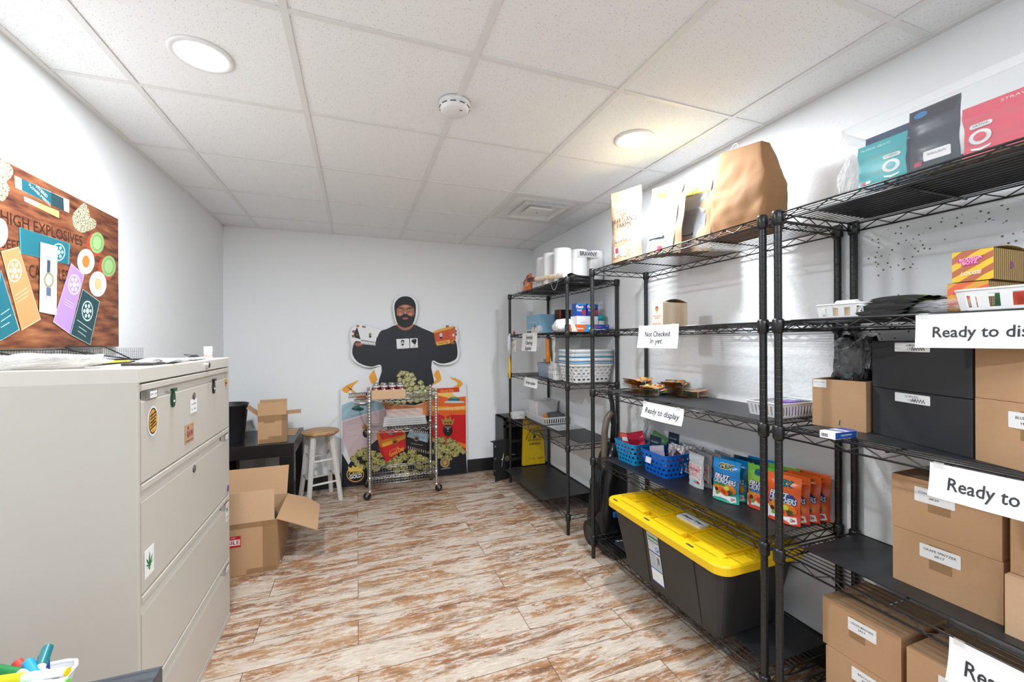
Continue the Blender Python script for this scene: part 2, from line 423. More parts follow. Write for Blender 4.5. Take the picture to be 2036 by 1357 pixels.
def post_mb():
    prof = [(.0105, 0), (.0127, .001)]
    z = .025
    while z < 1.8:
        prof += [(.0127, z-.0006), (.0127, z), (.0121, z+.0007), (.0121, z+.0017), (.0127, z+.0024), (.0127, z+.003)]; z += .0254
    prof += [(.0127, 1.815), (.011, 1.824), (.0001, 1.825)]
    return MB().lathe(prof, BLK, n=14)
def unit(y0, label):
    t = thing('wire_shelving_unit', label, 'shelving unit', (SX0, y0, 0), 0, 'black wire shelving units along the right wall')
    return t
PM = None; SM = None; CM = None
def inst(name, me, parent, loc, tmpl=None):
    o = bpy.data.objects.new(name, me); COL.objects.link(o); o.parent = parent; o.location = loc; return o
units = [(2.618, 'black wire shelving unit farthest back, with paper towels on top'),
         (1.108, 'black wire shelving unit in the middle, holding the yellow lidded tote'),
         (-.126, 'black wire shelving unit nearest the camera, holding stacked cartons')]
for y0, lab in units:
    t = unit(y0, lab)
    if PM is None:
        o = post_mb().build('post', t); PM = o.data; o.location = (0, 0, 0)
        o2 = shelf_mb().build('shelf', t); SM = o2.data
        o3 = MB().lathe([(.0135, -.042), (.019, -.034), (.0195, .004), (.0165, .010), (.0135, .0105)], BLK, n=16).build('collar', o2); CM = o3.data
        bpy.data.objects.remove(o); bpy.data.objects.remove(o3); bpy.data.objects.remove(o2)
    for x in (0, SX1-SX0):
        for y in (0, LEN): inst('post', PM, t, (x, y, 0))
    for z in LV:
        s = inst('shelf', SM, t, (0, 0, z))
        for x in (0, SX1-SX0):
            for y in (0, LEN): inst('collar', CM, s, (x, y, 0))
#=====THINGS

def build_w(mb, name, t, **k):
    """build with world coordinates under an unrotated parent"""
    o = mb.build(name, t, **k); o.location = -Vector(t.location); return o
RX = lambda o: frame(o, (0, 1, 0), (0, 0, 1))      # faces +X
LX = lambda o: frame(o, (0, -1, 0), (0, 0, 1))     # faces -X (the aisle side of the shelves)
FY = lambda o: frame(o, (1, 0, 0), (0, 0, 1))      # faces -Y (the camera side)
def disc(r, n=28, sx=1, sy=1, c=(0, 0)): return [(c[0]+math.cos(2*PI*k/n)*r*sx, c[1]+math.sin(2*PI*k/n)*r*sy) for k in range(n)]
def rrect(w, h, r, n=5, c=(0, 0)):
    p = []
    for q, (sx, sy) in enumerate(((1, 1), (-1, 1), (-1, -1), (1, -1))):
        for k in range(n+1):
            a = PI/2*(q+k/n); p.append((c[0]+sx*(w/2-r)+r*math.cos(a), c[1]+sy*(h/2-r)+r*math.sin(a)))
    return p
def cr(pts, n=4):
    """closed smooth curve through points"""
    out = []; N = len(pts)
    for i in range(N):
        a, b, c, d = [Vector(pts[(i+k) % N]).to_2d() for k in (-1, 0, 1, 2)]
        for j in range(n):
            t = j/n; out.append(tuple(.5*((2*b)+(c-a)*t+(2*a-5*b+4*c-d)*t*t+(3*b-a-3*c+d)*t**3)))
    return out
def rect(x0, x1, y0, y1): return [(x0, y0), (x1, y0), (x1, y1), (x0, y1)]

# ------------------------------------------------------------------ filing cabinet
CAB = mat('putty_enamel', hexc('c9c3b9'), .42, noise=.015, nscale=8, bump=.05, bscale=300)
CABL = mat('putty_enamel_light', hexc('d6d1c7'), .4)
cx0, cx1, cy0, cy1, cz1 = -1.075, -.600, 1.51, 2.428, 1.300
t = thing('filing_cabinet', 'putty coloured lateral filing cabinet covered in magnets and stickers', 'filing cabinet', (cx0, cy0, 0))
mb = MB().bx(cx0+.001, cx1-.03, cy0+.002, cy1-.002, .002, cz1-.022, CAB)
mb.bx(cx0, cx1-.002, cy0, cy0+.014, .0, cz1-.02, CAB).bx(cx0, cx1-.002, cy1-.014, cy1, .0, cz1-.02, CAB)
mb.bx(cx0, cx1, cy0, cy1, 0, .028, CAB)
build_w(mb, 'body', t, bevel=.0015)
build_w(MB().bx(cx0, cx1, cy0-.001, cy1+.001, cz1-.045, cz1, CABL), 'top_panel', t, bevel=.003)
dz = [(.958, 1.250), (.628, .952), (.318, .620), (.032, .310)]
drs = []
for i, (z0, z1) in enumerate(dz):
    p = [(cx1-.03, z0), (cx1-.001, z0), (cx1-.001, z1-.052), (cx1-.016, z1-.046), (cx1-.016, z1-.026), (cx1+.001, z1-.018), (cx1+.001, z1), (cx1-.03, z1)]
    mb = MB(); mb.prism([(a, b) for a, b in p], 0, cy1-cy0-.034, CAB, Matrix(((1, 0, 0, 0), (0, 0, 1, cy0+.017), (0, 1, 0, 0), (0, 0, 0, 1))))
    d = build_w(mb, 'drawer', t, bevel=.0012); drs.append(d)
    # label holder
    y = cy0+.045 if i == 0 else cy1-.10
    h = MB().bx(cx1-.012, cx1+.004, y, y+.07, z1-.050, z1-.022, STEEL).bx(cx1+.0035, cx1+.0045, y+.018, y+.064, z1-.046, z1-.026, PAPER)
    h.text('OPEN  SUPP', RX((cx1+.0047, y+.041, z1-.036)), .006, INK)
    o = h.build('label_holder', d); 
    if i < 2:
        k = MB().cyl((cx1-.003, (cy0+cy1)/2-.02, z1-(.085 if i == 0 else .072)), (cx1+.0015, (cy0+cy1)/2-.02, z1-(.085 if i == 0 else .072)), .014, mat('lock_grey', (.12, .115, .11), .4, .6), n=28)
        k.cyl((cx1+.001, (cy0+cy1)/2-.02, z1-(.085 if i == 0 else .072)), (cx1+.002, (cy0+cy1)/2-.02, z1-(.085 if i == 0 else .072)), .011, mat('lock_plate', (.2, .19, .18), .5, .5), n=28)
        k.build('lock_plug', d)
k = MB(); ly, lz = 2.09, cz1-.022
k.cyl((cx1-.002, ly, lz), (cx1+.012, ly, lz), .013, CHROME).cyl((cx1+.012, ly, lz), (cx1+.0125, ly, lz), .010, DS)
build_w(k, 'lock', t)
def sticker(name, label, y, z, w, h, fn, par=None, shape=None):
    mb = MB(); F_ = RX((cx1, y, z)); fn(mb, F_); o = build_w(mb, name, t)
    if label: o['label'] = label
    return o
def st_cookie(mb, F_):
    mb.prism(disc(.035, sy=1.35), 0, .0008, PAPER, F_); mb.prism(disc(.030, sy=1.35), .0008, .0012, H('1d1a17'), F_)
    mb.prism(disc(.027, sy=1.35), .0012, .0016, speckle_mat('cookie_print', [hexc('8a5a1c'), hexc('d79a3c'), hexc('e8b75a')], 60), F_)
    for k in range(5):
        mb.prism(rect(-.02, .02, .004, .008), .0016, .0019, H('2a1c10'), F_ @ T((0, -.024+k*.010, 0)) @ Rz(.25))
sticker('sticker', 'oval cookie coloured sticker', 1.600, 1.130, 0, 0, st_cookie)
def st_clip(col):
    def f(mb, F_):
        mb.prism(rect(-.014, .014, .024, .034), 0, .010, col, F_); mb.prism(disc(.013, sy=2.1, c=(0, -.004)), 0, .006, col, F_)
        mb.prism(disc(.004, sx=1.6, c=(0, -.010)), .006, .0068, PAPER, F_)
    return f
sticker('magnetic_clip', 'green magnetic clip', 1.745, 1.183, 0, 0, st_clip(H('12492c', .35)))
sticker('magnetic_clip', 'black magnetic clip', 2.178, 1.180, 0, 0, st_clip(H('17181c', .35)))
def st_note(mb, F_):
    mb.prism(rect(-.035, .035, -.026, .026), 0, .0006, PAPER, F_)
    mb.text('Invoice/Menu', F_ @ T((0, .008, .0008)), .007, INK, w=.05); mb.text('Tag  -  Transfer', F_ @ T((0, -.012, .0008)), .007, INK, w=.05)
sticker('note_magnet', 'white printed note', 1.945, 1.128, 0, 0, st_note)
def st_raw(mb, F_):
    mb.prism(rect(-.043, .043, -.036, .036), 0, .0007, H('c39a7c', .6), F_); mb.text('RAW', F_ @ T((.004, -.002, .001)), .024, H('8e2f33'), bold=.03, w=.06)
    mb.text('UNREFINED ROLLING', F_ @ T((0, -.027, .001)), .006, H('4a2a1c'), bold=.01, w=.07); mb.text('SINCE', F_ @ T((.03, .027, .001)), .005, H('5b382a'), w=.018)
    mb.prism(disc(.007, c=(-.014, .022)), .0007, .001, H('6c4b3a'), F_)
sticker('sticker', 'brown square sticker reading RAW', 1.900, 1.030, 0, 0, st_raw)
def leaf(mb, F_, s, col, c=(0, 0)):
    for a, l in ((0, 1), (.62, .85), (-.62, .85), (1.2, .6), (-1.2, .6), (1.9, .35), (-1.9, .35)):
        P = [(0, 0), (.10*l, .35*l), (.09*l, .62*l), (0, l), (-.09*l, .62*l), (-.10*l, .35*l)]
        mb.prism([(x*s, y*s) for x, y in P], 0, .0004, col, F_ @ T((c[0], c[1], .0008)) @ Rz(a))
    mb.prism(rect(-.004*s/.05, .004*s/.05, -.3*s, 0), 0, .0004, col, F_ @ T((c[0], c[1], .0008)))
GREEN = H('2c7a45')
def st_leaf(mb, F_): mb.prism(rect(-.03, .03, -.042, .042), 0, .0007, PAPER, F_); leaf(mb, F_, .042, GREEN, (0, -.012))
sticker('sticker', 'white sticker with a green leaf', 1.572, .705, 0, 0, st_leaf)
def st_leaf2(mb, F_):
    mb.prism(rect(-.024, .024, -.042, .042), 0, .0007, PAPER, F_); leaf(mb, F_, .026, GREEN, (0, .006)); mb.text('WTF', F_ @ T((0, -.026, .001)), .010, INK, bold=.03)
sticker('sticker', 'small leaf sticker with lettering', 2.378, .545, 0, 0, st_leaf2)
def st_hand(mb, F_):
    c = H('c08d4f')
    for k in range(5): mb.prism(rect(-.003, .003, 0, .024), 0, .0006, c, F_ @ T(((k-2)*.006, .004, 0)) @ Rz(-.12*(k-2)))
    mb.prism(disc(.012), 0, .0006, c, F_); mb.text('THC', F_ @ T((0, -.022, 0.0006)), .008, c)
sticker('sticker', 'small gold hand shaped sticker', 2.372, 1.170, 0, 0, st_hand)
def st_purple(mb, F_): mb.prism(cr([(-.014, -.01), (.016, -.012), (.014, .012), (-.004, .016)]), 0, .0007, H('6a55a6'), F_)
sticker('sticker', 'small purple sticker', 2.395, .655, 0, 0, st_purple)

# ---- things on the cabinet
ZC = cz1
mesh_blk = mat('black_wire_mesh', (.015, .015, .015), .4)
t = thing('mesh_letter_tray', 'black wire mesh letter tray leaning on the filing cabinet top', 'letter tray', (-1.04, 1.66, ZC))
def meshpanel(mb, o, u, v, nu, nv, r=.0005):
    o, u, v = Vector(o), Vector(u), Vector(v)
    for i in range(nu+1): mb.tube([o+u*i/nu, o+u*i/nu+v], r, mesh_blk, 3, cap=False)
    for j in range(nv+1): mb.tube([o+v*j/nv, o+v*j/nv+u], r, mesh_blk, 3, cap=False)
mb = MB()
w, l, h = .26, .34, .052
for y in (0, l):
    meshpanel(mb, (0, y, .002), (w, 0, 0), (0, 0, h), 40, 8)
meshpanel(mb, (0, 0, .002), (0, l, 0), (0, 0, h), 52, 8); meshpanel(mb, (0, 0, .002), (0, l, 0), (w, 0, 0), 40, 30)
mb.build('mesh_panel', t)
mb = MB().tube([(w, 0, .004), (0.02, 0, h), (0, 0, h), (0, l, h), (.02, l, h), (w, l, .004)], .0028, mesh_blk, 8)
mb.tube([(0, 0, .003), (w, 0, .003), (w, l, .003), (0, l, .003)], .0022, mesh_blk, 8, closed=True); mb.build('rim', t)
t = thing('mesh_letter_tray', 'second black wire mesh tray standing behind the papers on the cabinet', 'letter tray', (-1.04, 2.04, ZC))
mb = MB(); meshpanel(mb, (0, 0, .002), (0, .26, 0), (0, 0, .058), 44, 9); meshpanel(mb, (0, 0, .002), (0, .26, 0), (.16, 0, 0), 40, 20)
mb.build('mesh_panel', t)
mb = MB().tube([(0.13, 0, .004), (0.01, 0, .058), (0, .02, .06), (0, .24, .06), (.01, .26, .058), (.10, .26, .004)], .0028, mesh_blk, 8)
mb.tube([(0, 0, .003), (.16, 0, .003), (.16, .26, .003), (0, .26, .003)], .002, mesh_blk, 8, closed=True); mb.build('rim', t)
# plastic bag with film inside
rnd = random.Random(5)
from mathutils import noise as MN
def crumple(name, label, cat, loc, sx, sy, sz, mt, seed=0, rough=.25, group=None, nu=56, nv=24, rz=0, sub=0, top=.0, facet=None):
    """crumpled soft package: flat bottom, folded surface from layered noise"""
    off = Vector((seed*7.31, seed*3.17, seed*1.93))
    facet = facet if facet is not None else rough > .09
    def fn(u, v):
        a = 2*PI*u; b = PI*v-PI/2; cb = abs(math.cos(b))**.55; s = math.sin(b)
        ca, sa = math.cos(a), math.sin(a); q = .75
        px_ = math.copysign(abs(ca)**q, ca); py_ = math.copysign(abs(sa)**q, sa)
        p = Vector((px_*cb, py_*cb, s))
        n1 = MN.noise(p*1.6+off); n2 = 1-abs(MN.noise(p*3.4+off*2))*2.4; n3 = 1-abs(MN.noise(p*8+off*3))*2.4
        k = 1+rough*(1.5*n1+.45*n2*.8+.30*n3)-rough*.5
        z = sz*(.5+.5*s)*(1+rough*(1.2*n1+.35*n2+.2*n3)-rough*.4)
        return (sx*px_*cb*k, sy*py_*cb*k, max(0, z) if v > .04 else 0)
    mb = MB().grid(fn, nu, nv, mt, closeu=True); o = mb.build(name, loc=loc, sub=sub, smooth=not facet); o.rotation_euler = (0, 0, rz)
    return tag(o, label, cat, group)
MILK = mat('milky_film', (.85, .83, .80), .25, alpha=.75, bump=.6, bscale=25)
crumple('plastic_bag', 'crumpled milky plastic bag on the near end of the filing cabinet', 'plastic bag', (-.83, 1.575, ZC), .12, .052, .045, MILK, 3, .22)
def papers(name, label, cat, loc, rz, w, l, n, mts, seed=0, thick=.0012, curl=.004, group=None):
    rr = random.Random(seed); mb = MB()
    for k in range(n):
        c = curl*rr.uniform(.3, 1); a = rr.uniform(-.08, .08); m_ = mts[k % len(mts)]
        dx, dy = rr.uniform(-.008, .008), rr.uniform(-.008, .008); z = k*thick+.0005
        mb.grid(lambda u, v: ((u-.5)*w+dx, (v-.5)*l+dy, z+c*(abs(2*u-1)**3)*(.5+.5*math.sin(3*v+k))+0*a), 8, 6, m_, Rz(a))
    o = mb.build(name, loc=loc, solid=.0004); o.rotation_euler = (0, 0, rz); return tag(o, label, cat, group)
papers('paper_stack', 'curled white paper sheets on the cabinet beside the letter trays', 'papers', (-.665, 1.86, ZC+.001), .1, .10, .22, 6, [PAPER], 2, curl=.014)
papers('paper_stack', 'white papers lying toward the far end of the filing cabinet top', 'papers', (-.735, 2.13, ZC+.001), .1, .20, .26, 5, [PAPER], 4, curl=.006)
tag(MB().bx(-.11, .11, -.09, .09, 0, .004, H('e8c93c', .6)).build('file_folder', loc=(-.90, 1.84, ZC+.006)), 'yellow file folder lying in the mesh letter tray', 'folder')
t = thing('clipboard', 'dark clipboard with a metal clip under the letter tray', 'clipboard', (-.70, 1.71, ZC))
MB().bx(-.005, .08, -.05, .05, .0, .008, mat('dark_board', (.035, .028, .025), .4)).build('board', t, bevel=.002)
MB().tube([(.08, -.03, .009), (.07, -.02, .016), (.07, .02, .016), (.08, .03, .009)], .0025, CHROME, 8).bx(.06, .082, -.03, .03, .008, .012, CHROME).build('clip', t)
t = thing('binder_clip', 'black bulldog clip lying on the white papers on the cabinet', 'clip', (-.66, 2.15, ZC+.012))
MB().prism([(-.012, 0), (.012, 0), (.0, .010)], -.03, .03, BLKP, Matrix(((1, 0, 0, 0), (0, 0, 1, 0), (0, 1, 0, 0), (0, 0, 0, 1)))).build('clip_body', t)
MB().tube([(-.008, -.028, .003), (-.03, -.02, .012), (-.03, .02, .012), (-.008, .028, .003)], .0014, BLKP, 6).build('wire_handle', t)
t = thing('small_cup', 'small white cup with red markings at the cabinet far corner', 'cup', (-.665, 2.345, ZC))
mb = MB().lathe([(.0001, 0), (.0165, 0), (.0175, .052), (.016, .052), (.0155, .002), (.0001, .002)], mat('frosted_white', (.85, .84, .83), .4), n=24)
for k in range(11):
    a = 2*PI*k/11; mb.box((0, 0, 0), (.0014, .003, .014), H('d98a84'), Rz(a) @ T((.0172, 0, .012)))
mb.build('cup_body', t)
MB().lathe([(.0185, .052), (.0185, .056), (.0001, .0565)], mat('frosted_white', (.85, .84, .83), .4), n=24).build('lid', t)

# ---- poster (canvas print) on the left wall
PY0, PY1, PZ0, PZ1 = 1.585, 2.498, 1.357, 1.966
PX = XL+.024
t = thing('canvas_print', 'brown wood backed canvas print of product packaging on the left wall', 'poster', (XL, PY0, PZ0))
WOODP = None
def woodp():
    m, nt, b = new_mat('printed_wood'); N = nt.nodes; L = nt.links
    tc = N.new('ShaderNodeTexCoord'); mp = N.new('ShaderNodeMapping'); mp.inputs['Scale'].default_value = (1, 3, 16); L.new(tc.outputs['Object'], mp.inputs[0])
    n = N.new('ShaderNodeTexNoise'); n.inputs['Scale'].default_value = 3; n.inputs['Detail'].default_value = 8; L.new(mp.outputs[0], n.inputs['Vector'])
    c = ramp(nt, n.outputs['Fac'], [(.3, hexc('3c1d15')), (.45, hexc('6f3d27')), (.6, hexc('8a5334')), (.75, hexc('a06a45'))])
    L.new(c, b.inputs['Base Color']); b.inputs['Roughness'].default_value = .5
    return m
build_w(MB().bx(XL+.001, PX, PY0, PY1, PZ0, PZ1, woodp()), 'canvas', t, bevel=.002)
mb = MB(); lay = [0]
def P(pts, mt):      # layered flat print; coordinates (y, z) on the wall plane
    lay[0] += 1; mb.prism(pts, PX+.00005*lay[0]-.0003, PX+.00005*lay[0], mt, Matrix(((0, 0, 1, 0), (1, 0, 0, 0), (0, 1, 0, 0), (0, 0, 0, 1))))
def atX(px, py):
    d = _fw + _r*(px-CX)/F - _u*(py-CY)/F; q = PX/d.x; return (d.y*q, CH+d.z*q)
Q = lambda x, y: atX(x/2.95, 300+y/2.95)
def PQ(pts, mt, s=False): p = [Q(*a) for a in pts]; P(cr(p) if s else p, mt)
def PT(txt, cx_, cy_, h, mt, ang=0, **k):
    lay[0] += 1; y, z = Q(cx_, cy_); mb.text(txt, RX((PX+.00005*lay[0], y, z)) @ Rz(ang), h, mt, **k)
BUD = speckle_mat('bud_print', [hexc('4d4a38'), hexc('8d8568'), hexc('c9c0a2'), hexc('e2dcc6')], 170, stretch=(1, 1, 1))
DK = H('3a1c12'); TEAL = H('1c6f80', .4); CREAM = H('f1e9de', .45)
def PT2(txt, x0, y0, x1, y1, h, mt):
    a, b = Q(x0, y0), Q(x1, y1); lay[0] += 1
    mb.text(txt, RX((PX+.00005*lay[0], (a[0]+b[0])/2, (a[1]+b[1])/2)) @ Rz(math.atan2(b[1]-a[1], b[0]-a[0])), h, mt, bold=.01, w=b[0]-a[0])
PT2('HIGH EXPLOSIVES', 2, 385, 482, 535, .040, DK); PT2('SEED            SAFES', 5, 545, 425, 605, .03, DK); PT2('CASE  TILES', 170, 710, 400, 740, .045, DK)
PQ([(0, 60), (40, 65), (75, 110), (70, 150), (40, 180), (55, 220), (40, 270), (0, 285)], BUD, True)
PQ([(430, 370), (455, 340), (495, 305), (520, 350), (530, 390), (562, 410), (558, 450), (520, 470), (480, 480), (440, 455), (425, 410)], BUD, True)
PQ([(85, 145), (405, 290), (405, 365), (90, 215)], CREAM); PQ([(125, 163), (372, 278), (375, 352), (128, 232)], H('1b5d6b')); PQ([(110, 157), (126, 163), (128, 232), (112, 225)], H('b9a7dd'))
PQ([(300, 243), (372, 278), (375, 352), (302, 318)], H('274048')); PT('HYBRID', 245, 240, .012, CREAM, -.34)
PT('FLOWER PREROLL', 235, 262, .010, CREAM, -.34)
PQ([(140, 268), (345, 355), (345, 395), (142, 295)], H('d8b76d')); PQ([(140, 268), (220, 302), (220, 330), (142, 295)], CREAM)
for c_, in ((( -5, 480),),): PQ([(c_[0]+50*math.cos(a*PI/8), c_[1]+85*math.sin(a*PI/8)) for a in range(16)], CREAM, True)
for cx_, cy_ in ((560, 540), (628, 678)):
    PQ([(cx_-4+50*math.cos(a*PI/8), cy_+10+70*math.sin(a*PI/8)) for a in range(16)], H('b5432e'), True)
    PQ([(cx_+8+42*math.cos(a*PI/8), cy_+62*math.sin(a*PI/8)) for a in range(16)], H('8fb573'), True)
    PQ([(cx_+8+30*math.cos(a*PI/8), cy_+46*math.sin(a*PI/8)) for a in range(16)], H('6f9a58'), True)
    PQ([(cx_+8+26*math.cos(a*PI/8), cy_+40*math.sin(a*PI/8)) for a in range(16)], H('9dc082'), True)
for cx_, cy_, c_ in ((502, 650, 'c47a35'), (572, 782, 'd9b98a')):
    PQ([(cx_+50*math.cos(a*PI/8), cy_+74*math.sin(a*PI/8)) for a in range(16)], CREAM, True)
    PQ([(cx_+38*math.cos(a*PI/8), cy_+58*math.sin(a*PI/8)) for a in range(16)], H('fbf6ee'), True)
    PQ([(cx_+22*math.cos(a*PI/8), cy_+36*math.sin(a*PI/8)) for a in range(16)], H(c_), True)
def emblem(cx_, cy_, sx, sy, col, bg):
    for k in (1, .86): 
        PQ([(cx_+sx*k*math.cos(a*PI/10), cy_+sy*k*math.sin(a*PI/10)) for a in range(20)], col if k == 1 else bg, True)
    for k in range(6):
        a = k*PI/3; PQ([(cx_+sx*.55*math.cos(a)+sx*.2*math.cos(b*PI/4), cy_+sy*.55*math.sin(a)+sy*.2*math.sin(b*PI/4)) for b in range(8)], col)
    PQ([(cx_+sx*.28*math.cos(a*PI/6), cy_+sy*.28*math.sin(a*PI/6)) for a in range(12)], col)
def pbox(pts, bg, trim, em, lines=()):
    PQ(pts, trim); c = (sum(p[0] for p in pts)/4, sum(p[1] for p in pts)/4)
    PQ([(c[0]+(p[0]-c[0])*.955, c[1]+(p[1]-c[1])*.975) for p in pts], bg)
    if em: emblem(*em)
    for (x0, y0, x1, y1) in lines: PQ([(x0, y0), (x1, y1), (x1, y1+5), (x0, y0+5)], trim)
pbox([(110, 448), (408, 545), (402, 668), (115, 600)], H('1e6673'), H('3d93a0'), (340, 595, 40, 52, H('9fc6c6'), H('1e6673')), ())
pbox([(0, 700), (-40, 1110), (0, 1115), (110, 1050)], H('1b6476'), H('a9cdd2'), None, ((0, 960, 50, 925), (0, 1000, 60, 960), (0, 1035, 50, 1005)))
pbox([(0, 590), (105, 562), (235, 990), (122, 1055)], H('ef8a5c'), H('f7b48e'), (80, 703, 42, 68, H('f9cdb2'), H('ef8a5c')), ((80, 850, 155, 800), (85, 870, 165, 820), (92, 890, 160, 845)))
pbox([(412, 660), (490, 728), (403, 1075), (305, 1005)], H('a684cc'), H('c7ade2'), (430, 785, 36, 60, H('d6c3ea'), H('a684cc')), ((370, 865, 430, 900), (368, 880, 425, 915), (365, 895, 420, 925)))
pbox([(478, 810), (580, 885), (522, 1140), (405, 1078)], H('1d3f44'), H('9fb8b4'), (506, 940, 33, 60, H('b9cfc8'), H('1d3f44')), ((445, 990, 530, 1050), (455, 1030, 500, 1060), (450, 1055, 495, 1088)))
PQ([(228, 535), (328, 562), (322, 965), (222, 945)], CREAM); PQ([(238, 555), (318, 578), (312, 945), (233, 925)], H('fffdf8'))
PQ([(262, 612), (292, 620), (288, 900), (262, 892)], H('9aa0aa')); PQ([(268, 640), (286, 645), (283, 720), (266, 715)], H('3c4356'))
PQ([(277+30*math.cos(a*PI/8), 758+45*math.sin(a*PI/8)) for a in range(16)], H('8b8468'), True); PQ([(277+20*math.cos(a*PI/8), 758+32*math.sin(a*PI/8)) for a in range(16)], H('c7c0aa'), True)
PQ([(262, 800), (290, 806), (288, 880), (262, 872)], H('55607a')); PQ([(266, 850), (286, 855), (285, 895), (264, 890)], H('e9ecf5'))
build_w(mb, 'printed_artwork', t)

# ------------------------------------------------------------------ black side table with its load
TB = mat('black_brown_veneer', (.016, .014, .015), .3, noise=.25, nscale=30)
tx0, tx1, ty0, ty1, tz = -1.065, -.462, 3.585, 4.205, .598
t = thing('side_table', 'black square side table with thick legs in the back left corner', 'table', (tx0, ty0, 0))
build_w(MB().bx(tx0, tx1, ty0, ty1, tz-.10, tz, TB), 'tabletop', t, bevel=.003)
for x in (tx0, tx1-.1):
    for y in (ty0, ty1-.1): build_w(MB().bx(x, x+.1, y, y+.1, 0, tz-.1, TB), 'leg', t, bevel=.002)
t = thing('waste_bin', 'black plastic waste bin standing on the side table', 'waste bin', (-.925, 3.77, tz))
MB().lathe([(.0001, 0), (.088, 0), (.09, .004), (.118, .290), (.123, .292), (.124, .300), (.119, .302), (.1155, .296), (.086, .006), (.0001, .006)], BLKP, n=48).build('bin_body', t)
t = thing('plastic_tub', 'small white rectangular tub tilted behind the waste bin', 'tub', (-.875, 4.08, tz+.032), (.0, -.35, .1))
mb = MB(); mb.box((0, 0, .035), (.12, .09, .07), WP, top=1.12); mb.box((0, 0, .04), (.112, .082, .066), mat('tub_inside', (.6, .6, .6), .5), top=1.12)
mb.box((0, 0, .071), (.142, .108, .004), WP); mb.build('tub_body', t, bevel=.002)
# open cardboard box on the table
def flap(mb, M, w, d, th=.004, mt=None):   # hinge along local x (0..w), flap extends along local y
    mb.bx(0, w, 0, d, -th/2, th/2, mt or CARD, M)
def box_shell(mb, w, d, h, mt, th=.004, floor=True, inner=None):
    inner = inner or mt
    mb.bx(0, w, 0, th, 0, h, mt).bx(0, w, d-th, d, 0, h, mt).bx(0, th, th, d-th, 0, h, mt).bx(w-th, w, th, d-th, 0, h, mt)
    mb.bx(th, w-th, th, d-th, 0, th, mt)
t = thing('cardboard_box', 'open cardboard box with raised flaps standing on the side table', 'cardboard box', (-.714, 3.632, tz), .12)
w, d, h = .198, .20, .214
mb = MB(); box_shell(mb, w, d, h, CARD); mb.build('box_body', t, bevel=.0008)
mb = MB(); F_ = FY((0, -.0004, 0))
for r_ in ((.0, w, .168, h), (.16, w, 0, h), (.006, .16, 0, .032), (.04, .115, .155, .17), (.07, .16, .032, .05)): mb.prism(rect(*r_), 0, .0004, TAPE, F_)
o = mb.build('packing_tape', t); o['label'] = 'strips of tan tape across the front'
for o_, hx, fy, ln in (((0, 0, h), (1, 0, 0), (0, .05, 1), w), ((0, 0, h), (0, 1, 0), (-.8, 0, .72), d), ((w, 0, h), (0, 1, 0), (1, 0, .03), d), ((0, d, h), (1, 0, 0), (0, .1, 1), w)):
    mb = MB(); flap(mb, frame(o_, hx, fy), ln-.004, .098); mb.build('flap', t)
o = MB().bx(-.06, .085, -.14, .14, 0, .004, CARD2).build('cardboard_sheet', loc=(-.575, 4.02, tz)); o.rotation_euler = (0, 0, 0)
tag(o, 'flat piece of cardboard lying on the side table behind the open box', 'cardboard')
# outlet
t = thing('wall_outlet', 'white duplex power outlet on the back wall under the side table', 'power outlet', (-.809, YB, .272))
MB().prism(rrect(.07, .118, .005), 0, .006, mat('outlet_white', (.62, .62, .61), .4), FY((0, 0, 0))).build('cover_plate', t, bevel=.001)
for z in (-.021, .021):
    mb = MB().prism(rrect(.033, .028, .009), .006, .0085, mat('outlet_white', (.62, .62, .61), .4), FY((0, 0, z)))
    mb.prism(rect(-.008, -.006, -.001, .008), .0085, .0088, DS, FY((0, 0, z))).prism(rect(.006, .008, -.001, .008), .0085, .0088, DS, FY((0, 0, z))).prism(disc(.0025, c=(0, -.008)), .0085, .0088, DS, FY((0, 0, z)))
    mb.build('socket', t)

# ------------------------------------------------------------------ stool
STP = mat('chipped_white_paint', (.72, .70, .66), .5, noise=.12, nscale=60)
SEATW = speckle_mat('worn_wood_seat', [hexc('8a6642'), hexc('b48a5c'), hexc('c7a276')], 7, stretch=(1, 7, 1))
t = thing('wooden_stool', 'round wooden stool with chipped white legs beside the cardboard cutout', 'stool', (-.305, 3.975, 0), .35)
MB().lathe([(.0001, .575), (.14, .575), (.152, .583), (.156, .592), (.152, .601), (.143, .606), (.0001, .606)], SEATW, n=48).build('seat', t)
legs = []
for k in range(4):
    a = PI/4+k*PI/2; p0 = Vector((.185*math.cos(a), .185*math.sin(a), 0)); p1 = Vector((.105*math.cos(a), .105*math.sin(a), .58)); legs.append((p0, p1))
    s_ = .0165; ax = Vector((math.cos(a), math.sin(a), 0)); ay = Vector((-math.sin(a), math.cos(a), 0))
    vs = [p+ax*i+ay*j for p, s2 in ((p0, .0145), (p1, .018)) for i, j in ((-s2, -s2), (s2, -s2), (s2, s2), (-s2, s2))]
    MB().add(vs, [(0, 3, 2, 1), (4, 5, 6, 7), (0, 1, 5, 4), (1, 2, 6, 5), (2, 3, 7, 6), (3, 0, 4, 7)], STP, Matrix.Identity(4)).build('leg', t, bevel=.004)
for k in range(4):
    for zz in ((.17, .36) if k % 2 == 0 else (.21, .40)):
        f_ = zz/.58; a0 = legs[k][0].lerp(legs[k][1], f_); b0 = legs[(k+1) % 4][0].lerp(legs[(k+1) % 4][1], f_)
        MB().tube([a0, a0.lerp(b0, .5), b0], [.008, .0095, .008], STP, 10).build('rung', t)

